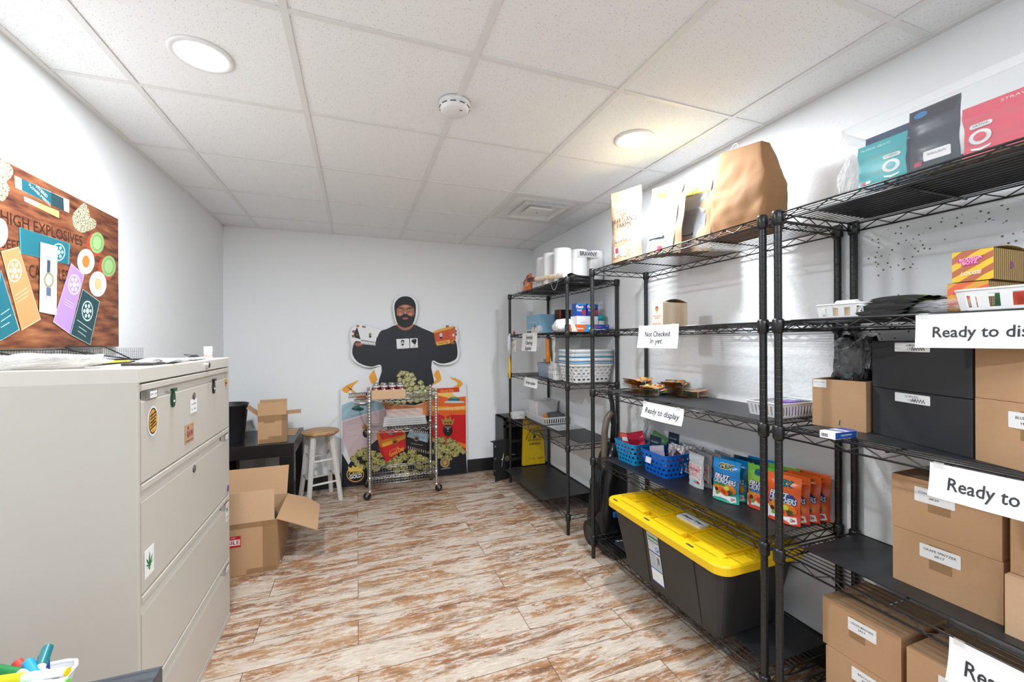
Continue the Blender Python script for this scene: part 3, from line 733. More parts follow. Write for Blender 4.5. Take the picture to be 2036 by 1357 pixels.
# ------------------------------------------------------------------ large open box on the floor
t = thing('cardboard_box', 'large open cardboard box on the floor beside the filing cabinet', 'cardboard box', (-1.02, 2.842, 0), 0)
w, d, h = .56, .46, .305
mb = MB(); box_shell(mb, w, d, h, CARD, .006); mb.build('box_body', t, bevel=.001)
mb = MB(); F_ = FY((0, -.0006, 0))
mb.prism(rect(w-.075, w, 0, h), 0, .0005, TAPE, F_).prism(rect(0, w, h-.03, h), 0, .0004, TAPE, F_).prism(rect(w-.16, w-.0, 0, .03), 0, .0004, TAPE, F_); mb.build('packing_tape', t)
mb = MB(); mb.prism(rect(.20, .372, .17, .235), .0005, .001, H('c3202b'), F_); mb.prism(rect(.21, .368, .182, .215), .001, .0012, PAPER, F_)
mb.text('FRAGILE', F_ @ T((.30, .198, .0014)), .022, H('c3202b'), bold=.02, w=.13); mb.text('HANDLE WITH CARE', F_ @ T((.28, .226, .0012)), .006, PAPER, w=.13)
o = mb.build('fragile_label', t); o['label'] = 'red and white fragile sticker'
mb = MB(); flap(mb, T((0, 0, h)) @ Rx(R(93)), w-.012, .185, .005, CARD2); mb.build('flap', t)
mb = MB(); flap(mb, T((0, d, h)) @ Rx(R(62)), w-.01, .20, .005, CARD); mb.build('flap', t)
# right flap, folded outward and torn
mb = MB(); P_ = [(0, 0), (d-.02, 0), (d+.01, .13), (d-.06, .225), (.10, .24), (-.01, .245), (.0, .12)]
mb.prism(P_, -.0025, .0025, CARD, frame((w, 0.005, h), (0, 1, 0), (math.cos(R(24)), 0, -math.sin(R(24))))); mb.build('flap', t)
mb = MB(); mb.prism([(0, 0), (d-.02, 0), (d-.04, .2), (.02, .2)], -.0025, .0025, CARD, frame((0.003, 0.005, h), (0, 1, 0), (.05, 0, 1))); mb.build('flap', t)
crumple('packing_paper', 'dark crumpled packing inside the large open floor box', 'packing', (-.62, 3.12, .008), .12, .13, .28, mat('dark_packing', (.12, .11, .10), .8), 8, .2)

# ------------------------------------------------------------------ standing cardboard cutout (flat print) against the back wall
SY = 4.196
t = thing('cardboard_standee', 'life size flat cardboard cutout of a bearded person in black beanie and sweater', 'cardboard cutout', (.45, SY, 0))
PLZ = Matrix(((1, 0, 0, 0), (0, 0, 1, 0), (0, 1, 0, 0), (0, 0, 0, 1)))
lay = [0]
def S2(px, py): q = at(px, py, SY); return (q.x, q.z)
def L_(mb, pts, mt, s=False, n=3, k=None):
    lay[0] += 1; p = [S2(*a) for a in pts]; p = cr(p, n) if s else p
    mb.prism(p, SY-.00003*lay[0], SY-.00003*lay[0]+.0003, mt, PLZ)
def LT(mb, txt, cx_, cy_, h, mt, ang=0, **k):
    lay[0] += 1; x, z = S2(cx_, cy_); mb.text(txt, FY((x, SY-.00003*lay[0], z)) @ Rz(ang), h*4.9/1000, mt, **k)
def zp(x, y): return (660+x/3.017, 560+y/3.017)      # read from an enlarged crop
def ZL(mb, pts, mt, s=False, n=3): L_(mb, [zp(*p) for p in pts], mt, s, n)
def ell(cx_, cy_, a, b, rot=0, n=14): return [(cx_+a*math.cos(2*PI*k/n)*math.cos(rot)-b*math.sin(2*PI*k/n)*math.sin(rot), cy_+a*math.cos(2*PI*k/n)*math.sin(rot)+b*math.sin(2*PI*k/n)*math.cos(rot)) for k in range(n)]
PW = mat('print_white', (.80, .80, .80), .35); SKIN = H('a5654a'); SKIND = H('7a4432'); SKINL = H('c98a70'); BK = H('0e0f13', .5); SWE = mat('print_sweater', hexc('202127'), .5, noise=.25, nscale=6)
out = [(55, 1240), (52, 700), (52, 650), (66, 630), (110, 607), (150, 588), (190, 560), (245, 527), (290, 508), (262, 512), (232, 517), (190, 512), (140, 488), (116, 455), (110, 420), (122, 392), (108, 345), (110, 300), (135, 262), (180, 256), (240, 272), (285, 290), (345, 272), (385, 258), (375, 225), (364, 170), (366, 130), (385, 98), (430, 82), (460, 82), (498, 100), (514, 140), (516, 190), (504, 235), (493, 258), (530, 270), (600, 300), (640, 280), (690, 258), (735, 258), (756, 290), (760, 340), (752, 372), (766, 410), (762, 455), (735, 488), (690, 502), (640, 498), (606, 482), (622, 505), (700, 560), (770, 590), (800, 612), (806, 640), (812, 1150)]
mb = MB(); p = [S2(*zp(*a)) for a in out]
q_ = cr(p[1:-1], 3); mb.prism([p[0], p[1]]+q_[3:3*(len(p)-4)+1]+[p[-2], p[-1]], SY, SY+.006, PW, PLZ); build_w(mb, 'board', t)
# print, upper part
mb = MB()
ZL(mb, [(290, 300), (330, 285), (388, 262), (440, 292), (490, 260), (540, 280), (600, 305), (650, 330), (700, 345), (738, 352), (752, 400), (750, 455), (725, 478), (680, 492), (640, 490), (604, 475), (596, 520), (592, 640), (300, 640), (298, 540), (290, 500), (240, 512), (190, 502), (150, 480), (124, 440), (124, 400), (140, 360), (200, 350), (262, 345)], SWE, True)
ZL(mb, [(388, 262), (400, 255), (480, 255), (490, 262), (470, 285), (440, 294), (410, 285)], SKIN, True)
ZL(mb, [(374, 160), (380, 125), (405, 98), (440, 89), (475, 97), (498, 125), (504, 165), (498, 220), (480, 260), (440, 278), (400, 262), (382, 220)], BK, True)
ZL(mb, [(388, 190), (392, 160), (410, 143), (440, 135), (470, 142), (490, 160), (494, 190), (484, 225), (440, 232), (398, 225)], SKIN, True)
ZL(mb, [(402, 128), (440, 118), (482, 128), (490, 158), (470, 145), (440, 138), (408, 146), (392, 160)], BK, True)
ZL(mb, [(388, 205), (404, 210), (418, 206), (440, 198), (464, 206), (480, 210), (495, 200), (490, 240), (466, 268), (440, 276), (412, 268), (394, 240)], BK, True)
ZL(mb, ell(440, 221, 20, 7), SKIND); ZL(mb, ell(440, 225, 15, 3.5), H('a85f56')); ZL(mb, ell(440, 235, 8, 3), BK)
for sx in (-1, 1):
    ZL(mb, ell(440+sx*27, 173, 12, 4.5, -.05*sx), SKIND); ZL(mb, ell(440+sx*27, 173, 8, 2.6), PW); ZL(mb, ell(440+sx*26, 173, 3, 3), BK)
    ZL(mb, [(440+sx*10, 166), (440+sx*18, 158), (440+sx*44, 155), (440+sx*44, 160), (440+sx*18, 164), (440+sx*12, 172)], BK)
    ZL(mb, ell(440+sx*30, 195, 11, 8), SKINL); ZL(mb, ell(440+sx*9, 196, 4, 3), SKIND)
ZL(mb, ell(440, 190, 6, 9), SKINL); ZL(mb, ell(440, 197, 10, 3), SKIND); ZL(mb, ell(440, 199, 14, 3), BK); ZL(mb, ell(440, 150, 22, 6), SKINL)
ZL(mb, [(386, 346), (462, 342), (466, 400), (390, 405)], PW); ZL(mb, [(467, 342), (513, 341), (516, 397), (470, 400)], PW)
ZL(mb, ell(424, 362, 11, 12), BK); ZL(mb, ell(424, 370, 9, 12), H('b9b9b9')); ZL(mb, ell(424, 380, 8, 5), BK); ZL(mb, [(400, 404), (412, 390), (438, 390), (450, 402)], H('dcdcdc'))
ZL(mb, [(478, 352), (500, 345), (508, 352), (500, 378), (488, 372), (478, 362)], BK, True); ZL(mb, [(480, 398), (492, 376), (504, 380), (510, 396)], H('cfcfcf'))
# left hand and white box
for (x, y, a, b, r_) in ((155, 268, 10, 6, .2), (192, 272, 12, 6, .2), (136, 302, 16, 9, .1), (132, 330, 14, 9, .4), (158, 378, 26, 14, .15)): ZL(mb, ell(x, y, a, b, r_), SKIND); ZL(mb, ell(x+1, y-1, a*.7, b*.6, r_), SKIN)
ZL(mb, [(150, 272), (275, 297), (263, 365), (172, 350)], PW); ZL(mb, [(150, 272), (172, 350), (140, 340), (132, 318)], H('15161a')); ZL(mb, [(130, 335), (172, 348), (172, 362), (128, 352)], PW)
ZL(mb, [(172, 350), (263, 363), (260, 385), (174, 375)], PW)
ZL(mb, [(175, 350), (262, 363), (261, 372), (175, 360)], BK)
for k in range(9): ZL(mb, [(178+k*9.3, 353+k*1.2), (183+k*9.3, 354+k*1.2), (182+k*9.3, 365+k*1.2), (177+k*9.3, 364+k*1.2)], PW)
for k in range(9): ZL(mb, [(178+k*9.3, 367+k*1.2), (182+k*9.3, 367+k*1.2), (181+k*9.3, 374+k*1.2), (177+k*9.3, 374+k*1.2)], BK)
def crownhead(cx_, cy_, s, gold='b38a3c', head='3a2a26'):
    ZL(mb, ell(cx_, cy_+s*.75, s*.5, s*.62), BK); ZL(mb, ell(cx_, cy_+s*.55, s*.38, s*.42), H(head))
    if s > 25:
        for q in (-1, 1): ZL(mb, ell(cx_+q*s*.17, cy_+s*.42, s*.1, s*.05), PW); ZL(mb, ell(cx_+q*s*.17, cy_+s*.42, s*.05, s*.05), BK)
        ZL(mb, ell(cx_, cy_+s*.58, s*.07, s*.12), H('c7a08c')); ZL(mb, [(cx_-s*.36, cy_+s*.6), (cx_-s*.12, cy_+s*.7), (cx_+s*.12, cy_+s*.7), (cx_+s*.36, cy_+s*.6), (cx_+s*.26, cy_+s*1.1), (cx_, cy_+s*1.25), (cx_-s*.26, cy_+s*1.1)], BK, True); ZL(mb, ell(cx_, cy_+s*.84, s*.1, s*.04), H('a97a6a'))
    ZL(mb, [(cx_-s*.5, cy_+s*.15), (cx_-s*.7, cy_-s*.5), (cx_-s*.4, cy_-s*.25), (cx_-s*.25, cy_-s*.75), (cx_, cy_-s*.35), (cx_+s*.25, cy_-s*.75), (cx_+s*.4, cy_-s*.25), (cx_+s*.7, cy_-s*.5), (cx_+s*.5, cy_+s*.15)], H(gold))
    for q in (-.3, 0, .3): ZL(mb, ell(cx_+q*s, cy_-s*.05, s*.09, s*.12), H('3c2c1a'))
crownhead(229, 318, 15, head='4a4a4a'); crownhead(150, 322, 8)
# right hand and orange box
for (x, y, a, b) in ((692, 270, 10, 7), (728, 278, 12, 9), (736, 298, 13, 9), (738, 318, 12, 9), (722, 368, 16, 10)): ZL(mb, ell(x, y, a, b), SKIND); ZL(mb, ell(x+1, y-1, a*.7, b*.6), SKIN)
ZL(mb, [(611, 302), (650, 285), (718, 270), (735, 275), (742, 350), (700, 374), (630, 385)], H('d98a2c')); ZL(mb, [(611, 305), (700, 288), (706, 360), (622, 378)], H('c9502a'))
ZL(mb, [(700, 288), (738, 276), (742, 345), (706, 362)], H('cf5a2e')); ZL(mb, [(611, 300), (650, 285), (718, 270), (735, 276), (700, 288), (650, 300), (614, 310)], H('e2a53a'), True)
ZL(mb, [(624, 365), (705, 350), (706, 372), (630, 386)], H('e9b83e')); ZL(mb, ell(654, 322, 9, 14), H('c9c9c9')); ZL(mb, ell(654, 338, 9, 6), BK); ZL(mb, ell(728, 322, 7, 9), H('d9d9d9'))
LT(mb, 'Good Day', *zp(666, 368), 5.2, H('b5432a'), .16, bold=.03, w=.105)
for (x, y, a, b) in ((722, 283, 9, 6), (734, 300, 10, 6), (736, 318, 9, 6)): ZL(mb, ell(x+6, y, a, b), SKIN)
# flames
FL = H('e8a23c'); FL2 = H('f3c56a')
ZL(mb, [(60, 650), (85, 625), (130, 605), (160, 595), (125, 630), (120, 668), (150, 700), (165, 690), (120, 650), (90, 670)], FL, True)
ZL(mb, [(222, 575), (240, 545), (252, 530), (262, 560), (272, 590), (255, 610), (240, 615)], FL, True); ZL(mb, [(150, 700), (185, 680), (215, 690), (190, 720)], H('d9781e'), True)
ZL(mb, [(610, 560), (635, 530), (650, 560), (655, 590), (630, 610), (600, 620), (625, 590)], FL, True); ZL(mb, [(705, 575), (760, 590), (785, 615), (760, 640), (720, 665), (690, 680), (720, 640), (755, 612)], FL, True); ZL(mb, [(600, 690), (640, 655), (700, 660), (740, 690), (690, 700)], FL2, True)
o = build_w(mb, 'printed_person', t); o['label'] = 'print of a bearded person holding two small boxes'
mb = MB()
# lower print
ZL(mb, [(66, 930), (110, 1010), (300, 880), (600, 870), (600, 640), (300, 640), (300, 900), (110, 1090), (56, 960)], BK) if False else None
ZL(mb, [(60, 1030), (100, 1100), (230, 860), (330, 820), (590, 800), (800, 970), (811, 1149), (56, 1238)], mat('print_navy', hexc('101420'), .35))
ZL(mb, [(300, 690), (590, 690), (600, 900), (330, 900)], BK)
ZL(mb, [(62, 745), (200, 715), (330, 735), (330, 900), (108, 1085), (64, 955)], H('c9b2b6')); ZL(mb, [(58, 742), (110, 722), (215, 712), (325, 730), (325, 760), (60, 835)], H('9dbdca')); ZL(mb, [(62, 838), (326, 762), (326, 765), (62, 842)], PW)
ZL(mb, [(64, 955), (108, 1085), (112, 1080), (68, 950)], PW)
ZL(mb, ell(155, 765, 38, 12, .05), H('1f4f5c')); ZL(mb, ell(150, 752, 20, 9), H('3f7f58')); ZL(mb, ell(185, 735, 35, 12), H('6a7a80'))
LT(mb, 'Recommended by Cuban Mix', *zp(180, 790), 3.2, H('3e6f88'), .24, w=.2)
crownhead(205, 880, 42)
for k in range(3): ZL(mb, [(90+k*6, 860+k*35), (150, 850+k*35), (150, 851+k*35), (90+k*6, 862+k*35)], H('b09398'))
ZL(mb, [(600, 700), (640, 690), (700, 705), (802, 698), (804, 1040), (600, 960)], H('c8141b')); ZL(mb, [(600, 690), (640, 684), (700, 700), (802, 690), (803, 800), (720, 800), (680, 812), (640, 795), (600, 810)], H('e2601f'))
ZL(mb, [(600, 745), (640, 750), (720, 752), (803, 745), (803, 770), (720, 775), (640, 772), (600, 775)], H('eda92f')); LT(mb, 'Recommended by Cuban Mix', *zp(710, 762), 4.2, PW, 0, w=.29)
ZL(mb, [(600, 935), (700, 950), (804, 975), (804, 1000), (700, 975), (600, 960)], H('e8781f'))
ZL(mb, ell(732, 710, 36, 14), H('2c6a78')); ZL(mb, ell(732, 698, 26, 6), H('6f8f6a')); ZL(mb, [(690, 718), (775, 718), (790, 728), (680, 728)], H('b9d0d4'), True)
ZL(mb, [(618, 642), (762, 635), (764, 662), (620, 670)], H('d2391f')); LT(mb, 'Good Day', *zp(690, 655), 5.5, H('e7a83c'), .03, bold=.02, w=.14)
crownhead(695, 850, 58)
ZL(mb, [(98, 672), (218, 665), (218, 682), (100, 686)], BK)
for k in range(11): ZL(mb, [(101+k*9.5, 674-k*.4), (106+k*9.5, 674-k*.4), (105+k*9.5, 688-k*.4), (100+k*9.5, 688-k*.4)], PW); ZL(mb, [(101+k*9.5, 690-k*.4), (105+k*9.5, 690-k*.4), (105+k*9.5, 701-k*.4), (101+k*9.5, 701-k*.4)], BK)
# copper bowl and buds
COP = speckle_mat('print_copper', [hexc('6a2f17'), hexc('b0562b'), hexc('d98a4f'), hexc('c06a35')], 3, .35, stretch=(1, 1, .4))
BUDG = speckle_mat('print_bud', [hexc('3a3a22'), hexc('7f7b46'), hexc('b9b27a'), hexc('dcd6a8')], 85)
BUDG2 = speckle_mat('print_bud_olive', [hexc('33301b'), hexc('77703a'), hexc('a89f5c'), hexc('cfc68a')], 85)
BUDS = H('2a2516')
ZL(mb, [(300, 722), (400, 740), (500, 745), (590, 715), (578, 780), (560, 810), (340, 810), (325, 770)], COP, True); ZL(mb, [(296, 718), (400, 738), (500, 742), (592, 712), (592, 717), (500, 748), (400, 745), (298, 724)], H('d9b08a'))
rr = random.Random(11)
def bud(cx_, cy_, r_, mt):
    n = 13; ph = rr.uniform(0, 6); sh = [(cx_+math.cos(2*PI*k/n)*r_*(1+rr.uniform(-.22, .22)), cy_+math.sin(2*PI*k/n)*r_*(1+rr.uniform(-.22, .22))*.92) for k in range(n)]
    ZL(mb, [(x+2.2, y+2.6) for x, y in sh], BUDS, True, 2); ZL(mb, sh, mt, True, 2)
    for q in range(3):
        a = ph+q*2.1; ZL(mb, ell(cx_+r_*.4*math.cos(a), cy_+r_*.4*math.sin(a), r_*.32, r_*.26, a, 8), H('c9c18c' if mt is BUDG else 'b3a965'))
ps = [(330, 722, 14), (355, 728, 16), (395, 725, 18), (430, 722, 17), (470, 715, 18), (510, 712, 19), (545, 705, 18), (575, 700, 16), (455, 690, 20), (500, 680, 20), (540, 672, 20), (580, 668, 18), (425, 655, 18), (465, 645, 21), (505, 640, 20), (540, 635, 16), (575, 640, 16), (600, 650, 12), (530, 608, 15), (480, 612, 20), (445, 618, 20), (425, 600, 18), (455, 580, 22), (490, 585, 16), (405, 590, 15), (420, 550, 17), (450, 555, 16), (478, 560, 15), (400, 565, 13), (432, 545, 12), (610, 690, 12)]
for x, y, r_ in ps: bud(x, y, r_, BUDG)
ps = [(130, 1060, 22), (165, 1030, 24), (195, 1015, 22), (205, 1055, 24), (240, 1030, 24), (150, 1090, 20), (262, 1070, 26), (290, 1040, 22), (300, 1085, 26), (220, 1100, 24), (180, 1110, 20), (260, 1120, 24), (340, 1070, 26), (390, 1075, 34), (345, 1110, 22), (430, 1050, 28), (430, 1110, 26), (475, 1080, 26), (480, 1030, 32), (520, 1060, 26), (520, 1105, 26), (560, 1070, 24), (565, 1120, 24), (440, 1150, 26), (500, 1145, 24), (390, 1130, 22), (600, 1090, 20), (595, 1020, 18), (630, 990, 26), (665, 1000, 30), (700, 1020, 28), (720, 980, 34), (760, 1000, 26), (655, 950, 24), (690, 1060, 26), (640, 1040, 26), (740, 1030, 24), (785, 1020, 16), (620, 950, 20), (705, 950, 18)]
for x, y, r_ in ps: bud(x, y, r_, BUDG2)
# small red box, small black box
ZL(mb, [(268, 905), (300, 895), (420, 880), (440, 925), (442, 1000), (325, 1085)], H('d0201c')); ZL(mb, [(268, 905), (296, 960), (325, 1085), (284, 1010)], H('b81814')); ZL(mb, [(268, 905), (330, 893), (425, 888), (440, 940), (380, 955), (320, 985), (290, 990)], H('e07a25'), True); ZL(mb, [(275, 900), (330, 890), (415, 882), (432, 915), (360, 935), (300, 950)], H('d02a1c'))
ZL(mb, [(300, 972), (380, 945), (438, 922), (440, 940), (385, 965), (305, 992)], H('ecae34')); ZL(mb, ell(378, 962, 17, 15), H('b5672c')); ZL(mb, ell(378, 962, 9, 7), H('4a2413'))
LT(mb, 'Good Day', *zp(386, 1020), 8, H('e2a53a'), .42, bold=.03, w=.15); ZL(mb, ell(350, 908, 14, 10), H('8a8fa6')); LT(mb, 'THE FIRST SMOKE', *zp(372, 1005), 2.4, H('e9a27a'), .42, w=.10)
ZL(mb, [(470, 885), (585, 890), (580, 1010), (450, 1005), (446, 930)], H('15161a')); ZL(mb, [(470, 885), (586, 888), (572, 965), (448, 930)], H('a9c2cf')); ZL(mb, [(480, 886), (586, 888), (584, 915), (486, 905)], H('1a1b20'))
for k in range(8): ZL(mb, [(484+k*12, 892+k*1), (490+k*12, 892+k*1), (487+k*12, 905+k*1.2), (481+k*12, 905+k*1.2)], PW)
ZL(mb, ell(506, 942, 17, 15), H('8a8078')); ZL(mb, ell(506, 942, 9, 7), H('3a2c22')); LT(mb, 'The Cuban Mix', *zp(515, 930), 2.6, H('4a6b7c'), -.3, w=.12); LT(mb, 'The Cohen Proverb', *zp(508, 975), 2.8, H('b9b4ae'), -.25, w=.12)
for k in range(10): ZL(mb, [(455+k*13, 985+k*3.5), (459+k*13, 985+k*3.5), (459+k*13, 1002+k*3.5), (455+k*13, 1002+k*3.5)], H('d9b9a0'))
# coin and crown emblem
ZL(mb, ell(676, 1085, 29, 30), H('a98d5a')); ZL(mb, ell(676, 1085, 22, 23), H('8a7040')); ZL(mb, ell(676, 1085, 10, 13), H('b79b66')); LT(mb, 'CAVIARGOLD', *zp(680, 1120), 2.6, H('c9c9c9'), .05, w=.10)
GOLD = H('c9a24a'); ZL(mb, ell(140, 1155, 53, 47), GOLD); ZL(mb, ell(140, 1155, 47, 41), BK)
ZL(mb, [(100, 1138), (96, 1105), (115, 1120), (125, 1100), (140, 1118), (155, 1100), (166, 1120), (186, 1105), (180, 1138)], H('e2c05c')); LT(mb, 'Caviar', *zp(140, 1147), 7, H('d8c07c'), .0, shear=.3, bold=.02, w=.13); LT(mb, 'GOLD', *zp(142, 1168), 6.5, PW, .08, bold=.04, w=.11)
o = build_w(mb, 'printed_products', t); o['label'] = 'print of boxes, a copper bowl and dried buds'

# ------------------------------------------------------------------ chrome utility cart
CX0, CX1, CY0, CY1 = .098, .678, 3.80, 4.125
t = thing('wire_cart', 'small chrome three tier wire cart on casters before the cardboard cutout', 'cart', (CX0, CY0, 0), 0)
W_, D_ = CX1-CX0, CY1-CY0
CLV = [.868, .600, .195]
def cshelf(basket=0):
    mb = MB()
    zs = (0, -.024) if not basket else (0, -.02, -basket)
    for y in (0, D_):
        for z in zs: mb.tube([(.01, y, z), (W_-.01, y, z)], .0026, CHROME, 6)
        n = 16; mb.tube([(.02+(W_-.04)*k/n, y, (-.002 if k % 2 else -.021)) for k in range(n+1)], .0018, CHROME, 5)
    for x in (0, W_):
        for z in zs: mb.tube([(x, .01, z), (x, D_-.01, z)], .0026, CHROME, 6)
        n = 8; mb.tube([(x, .02+(D_-.04)*k/n, (-.002 if k % 2 else -.021)) for k in range(n+1)], .0018, CHROME, 5)
    zb = -basket
    for k in range(1, 23):
        x = W_*k/23; pts = [(x, 0, 0), (x, 0, zb), (x, D_, zb), (x, D_, 0)] if basket else [(x, 0, 0), (x, D_, 0)]
        mb.tube(pts, .0014, CHROME, 5)
    for k in range(1, 4): mb.tube([(0, D_*k/4, zb-.002), (W_, D_*k/4, zb-.002)], .002, CHROME, 5)
    if basket:
        for k in range(1, 12):
            y = D_*k/12; mb.tube([(0, y, 0), (0, y, zb), (W_, y, zb), (W_, y, 0)], .0012, CHROME, 5)
    return mb
for z, b in zip(CLV, (0, 0, .065)):
    s = cshelf(b).build('shelf', t, loc=(0, 0, z))
    for x in (0, W_):
        for y in (0, D_): MB().lathe([(.0125, -.032), (.0165, -.026), (.016, .004), (.0125, .006)], CHROME, n=16).build('collar', s, loc=(x, y, 0))
pr = [(.0125, .075)]
z = .1
while z < .93: pr += [(.0125, z), (.0118, z+.001), (.0118, z+.002), (.0125, z+.003)]; z += .0254
pr += [(.0125, .945), (.010, .952), (.0001, .953)]
CASTB = mat('caster_rubber', (.02, .02, .02), .5)
for i, (x, y) in enumerate(((0, 0), (W_, 0), (0, D_), (W_, D_))):
    MB().lathe(pr, CHROME, n=16).build('post', t, loc=(x, y, 0))
    a = (2.6, .4, 2.2, 1.0)[i]; M_ = Rz(a)
    c = MB().lathe([(.019, .066), (.020, .076), (.013, .085)], CHROME, n=20)
    for q in (-.014, .014): c.prism([(-.012, .070), (.016, .070), (.034, .034), (.026, .026), (.018, .030)], q-.001, q+.001, CHROME, M_ @ Matrix(((1, 0, 0, 0), (0, 0, 1, 0), (0, 1, 0, 0), (0, 0, 0, 1))))
    c.box((0.002, 0, .070), (.034, .030, .003), CHROME, M_)
    c = c.build('caster', t, loc=(x, y, 0))
    MB().cyl((.024, -.010, .0325), (.024, .010, .0325), .0325, CASTB, n=28, M=M_).cyl((.024, -.0135, .0325), (.024, .0135, .0325), .007, CHROME, n=16, M=M_).build('wheel', c, bevel=.003)
MB().tube(cr([(0, -.0), (-.02, .01), (-.11, .04), (-.125, .1), (-.125, D_-.1), (-.11, D_-.04), (-.02, D_-.01), (0, D_)][::-1], 5)[5:-5] and [(-.006, .01, -.01), (-.08, .01, -.012), (-.115, .03, -.012), (-.12, .07, -.012), (-.12, D_-.07, -.012), (-.115, D_-.03, -.012), (-.08, D_-.01, -.012), (-.006, D_-.01, -.01)], .0095, CHROME, 12).build('handle', t, loc=(0, 0, CLV[0]-.012))
# tray of cans on the cart
t = thing('cardboard_tray', 'low brown cardboard tray holding jars on the cart top shelf', 'tray', (CX0+.022, CY0+.01, CLV[0]+.003), .0)
tw, td, th_ = .285, .165, .082
mb = MB(); box_shell(mb, tw, td, th_, CARD2, .002); mb.build('tray_body', t)
ALU = mat('jar_aluminium', (.6, .6, .6), .25, 1)
LABR = H('6b2230', .45)
t0 = None
for j in range(2):
    for i in range(4):
        loc = (CX0+.022+.037+i*.0695, CY0+.01+.045+j*.077, CLV[0]+.0055)
        lab = ['jar with maroon label in the front row of the cart tray, %s' % s_ for s_ in ('leftmost', 'second from left', 'third from left', 'rightmost')][i] if j == 0 else 'maroon labelled jar in the back row of the cart tray, behind the %s one' % ('leftmost', 'second', 'third', 'rightmost')[i]
        if t0 is None:
            t0 = o = thing('jar', lab, 'jar', loc, 0, 'jars in the cardboard tray on the cart')
            MB().lathe([(.0001, 0), (.030, 0), (.032, .003), (.032, .108), (.024, .118), (.0001, .118)], mat('jar_glass', (.55, .52, .5), .2), n=28).build('jar_body', o)
            mb = MB().lathe([(.0324, .03), (.0326, .031), (.0326, .100), (.0324, .101)], LABR, n=28)
            mb.prism([(-.012, 0), (.012, 0), (0, .02)], .0, .0006, PAPER, FY((0, -.033, .074))); mb.prism(disc(.004), 0, .0006, PAPER, FY((-.017, -.029, .088))); mb.build('label_wrap', o)
            MB().lathe([(.025, .116), (.027, .117), (.027, .130), (.025, .133), (.0001, .133)], ALU, n=28).build('lid', o)
        else: dup(t0, loc, .25*i-.3, lab)
# roll of bubble wrap on the middle shelf
BW = mat('bubble_film', (.92, .93, .94), .12, alpha=.38, bump=1, bscale=70)
mb = MB()
for k in range(4):
    zc = .012+.024*k if k < 3 else .08
    mb.grid(lambda u, v: ((v-.5)*.39*(1-.02*k)+.004*math.sin(9*u), .055*math.cos(2*PI*u)*(1+.05*math.sin(31*v)), .006+.02*k+.012+.014*math.sin(2*PI*u)+.0012*math.sin(60*v)*math.cos(40*u)), 28, 60, BW, closeu=True)
mb.grid(lambda u, v: ((v-.5)*.33, .02+.004*math.sin(20*v+9*u), .08+.075*u), 10, 40, BW)
tag(mb.build('bubble_wrap', loc=(CX0+.315, CY0+.13, CLV[1]+.001)), 'folded clear bubble wrap lying on the cart middle shelf', 'bubble wrap')

# ------------------------------------------------------------------ goods on the shelves: generic builders
def shelf_at(y, x, ang=0): return (x, y), -PI/2+ang       # local x runs right as seen from the aisle, local y into the shelf
def rr_pts(w, d, r, n=5):
    """closed rounded rectangle, centre origin, evenly sampled list of (x, y)"""
    return rrect(w, d, r, n)
def along(poly, N):
    P_ = [Vector((a, b)) for a, b in poly]; P_.append(P_[0]); L = [0]
    for a, b in zip(P_, P_[1:]): L.append(L[-1]+(b-a).length)
    out = []; j = 0
    for k in range(N):
        s = L[-1]*k/N
        while L[j+1] < s: j += 1
        t = (s-L[j])/max(1e-9, L[j+1]-L[j]); out.append(P_[j].lerp(P_[j+1], t))
    return out
def basket(w, d, h, mt, taper=.86, r=.02, cols=36, rows=5, kind='slot', rim=.006, th=.0018, solid_to=0):
    """open plastic basket with real openings in its wall; base centred at the origin"""
    mb = MB(); N = cols*2; base = along(rr_pts(w, d, r), N)
    if kind == 'slot': zs = [0, .14, .80, 1] ; holes = [1]
    elif kind == 'slot2': zs = [0, .12, .45, .55, .86, 1]; holes = [1, 3]
    else:
        zs = [0, .10]+[.10+.76*(k+1)/(rows*2-1) for k in range(rows*2-1)]+[1]; holes = list(range(1, 2*rows, 2))
    def pt(k, z): s = taper+(1-taper)*z; v = base[k % N]; return (v.x*s, v.y*s, z*h)
    vs = [pt(k, z) for z in zs for k in range(N)]; fs = []
    for i in range(len(zs)-1):
        for k in range(N):
            if i in holes and (k % 2 == (1 if (kind != 'dot' or (holes.index(i) % 2 == 0)) else 0)): continue
            fs.append((i*N+k, i*N+(k+1) % N, (i+1)*N+(k+1) % N, (i+1)*N+k))
    mb.add(vs, fs, mt)
    mb.add([pt(k, 0) for k in range(N)], [tuple(range(N))], mt)
    return mb, pt, N
def make_basket(name, label, cat, loc, rz, w, d, h, mt, group=None, **k):
    t = thing(name, label, cat, loc, rz, group)
    mb, pt, N = basket(w, d, h, mt, **k); mb.build('basket_wall', t, solid=.0018)
    MB().tube([pt(j, 1) for j in range(0, N)], .0032, mt, 6, closed=True).build('rim', t)
    return t
def carton(name, label, cat, loc, rz, w, d, h, mt, group=None, parts=(), tape=True, bev=.0015, off=0):
    """closed carton, origin at the front left bottom corner"""
    t = thing(name, label, cat, loc, rz, group)
    mb = MB().bx(0, w, 0, d, 0, h, mt); mb.bx(.001, w-.001, d*.5-.0012, d*.5+.0012, h, h+.0006, H('6b5138')) if mt in (CARD, CARD2) else None
    mb.build('box_body', t, bevel=bev)
    if tape:
        k = MB(); k.prism(rect(w*.37, w*.58, h*.45, h*.88) if tape == 1 else rect(0, w, h-.01, h), 0, .0004, TAPE, FY((0, -.0004, 0))); k.build('packing_tape', t)
    for nm, fn in parts: fn(t, w, d, h)
    return t
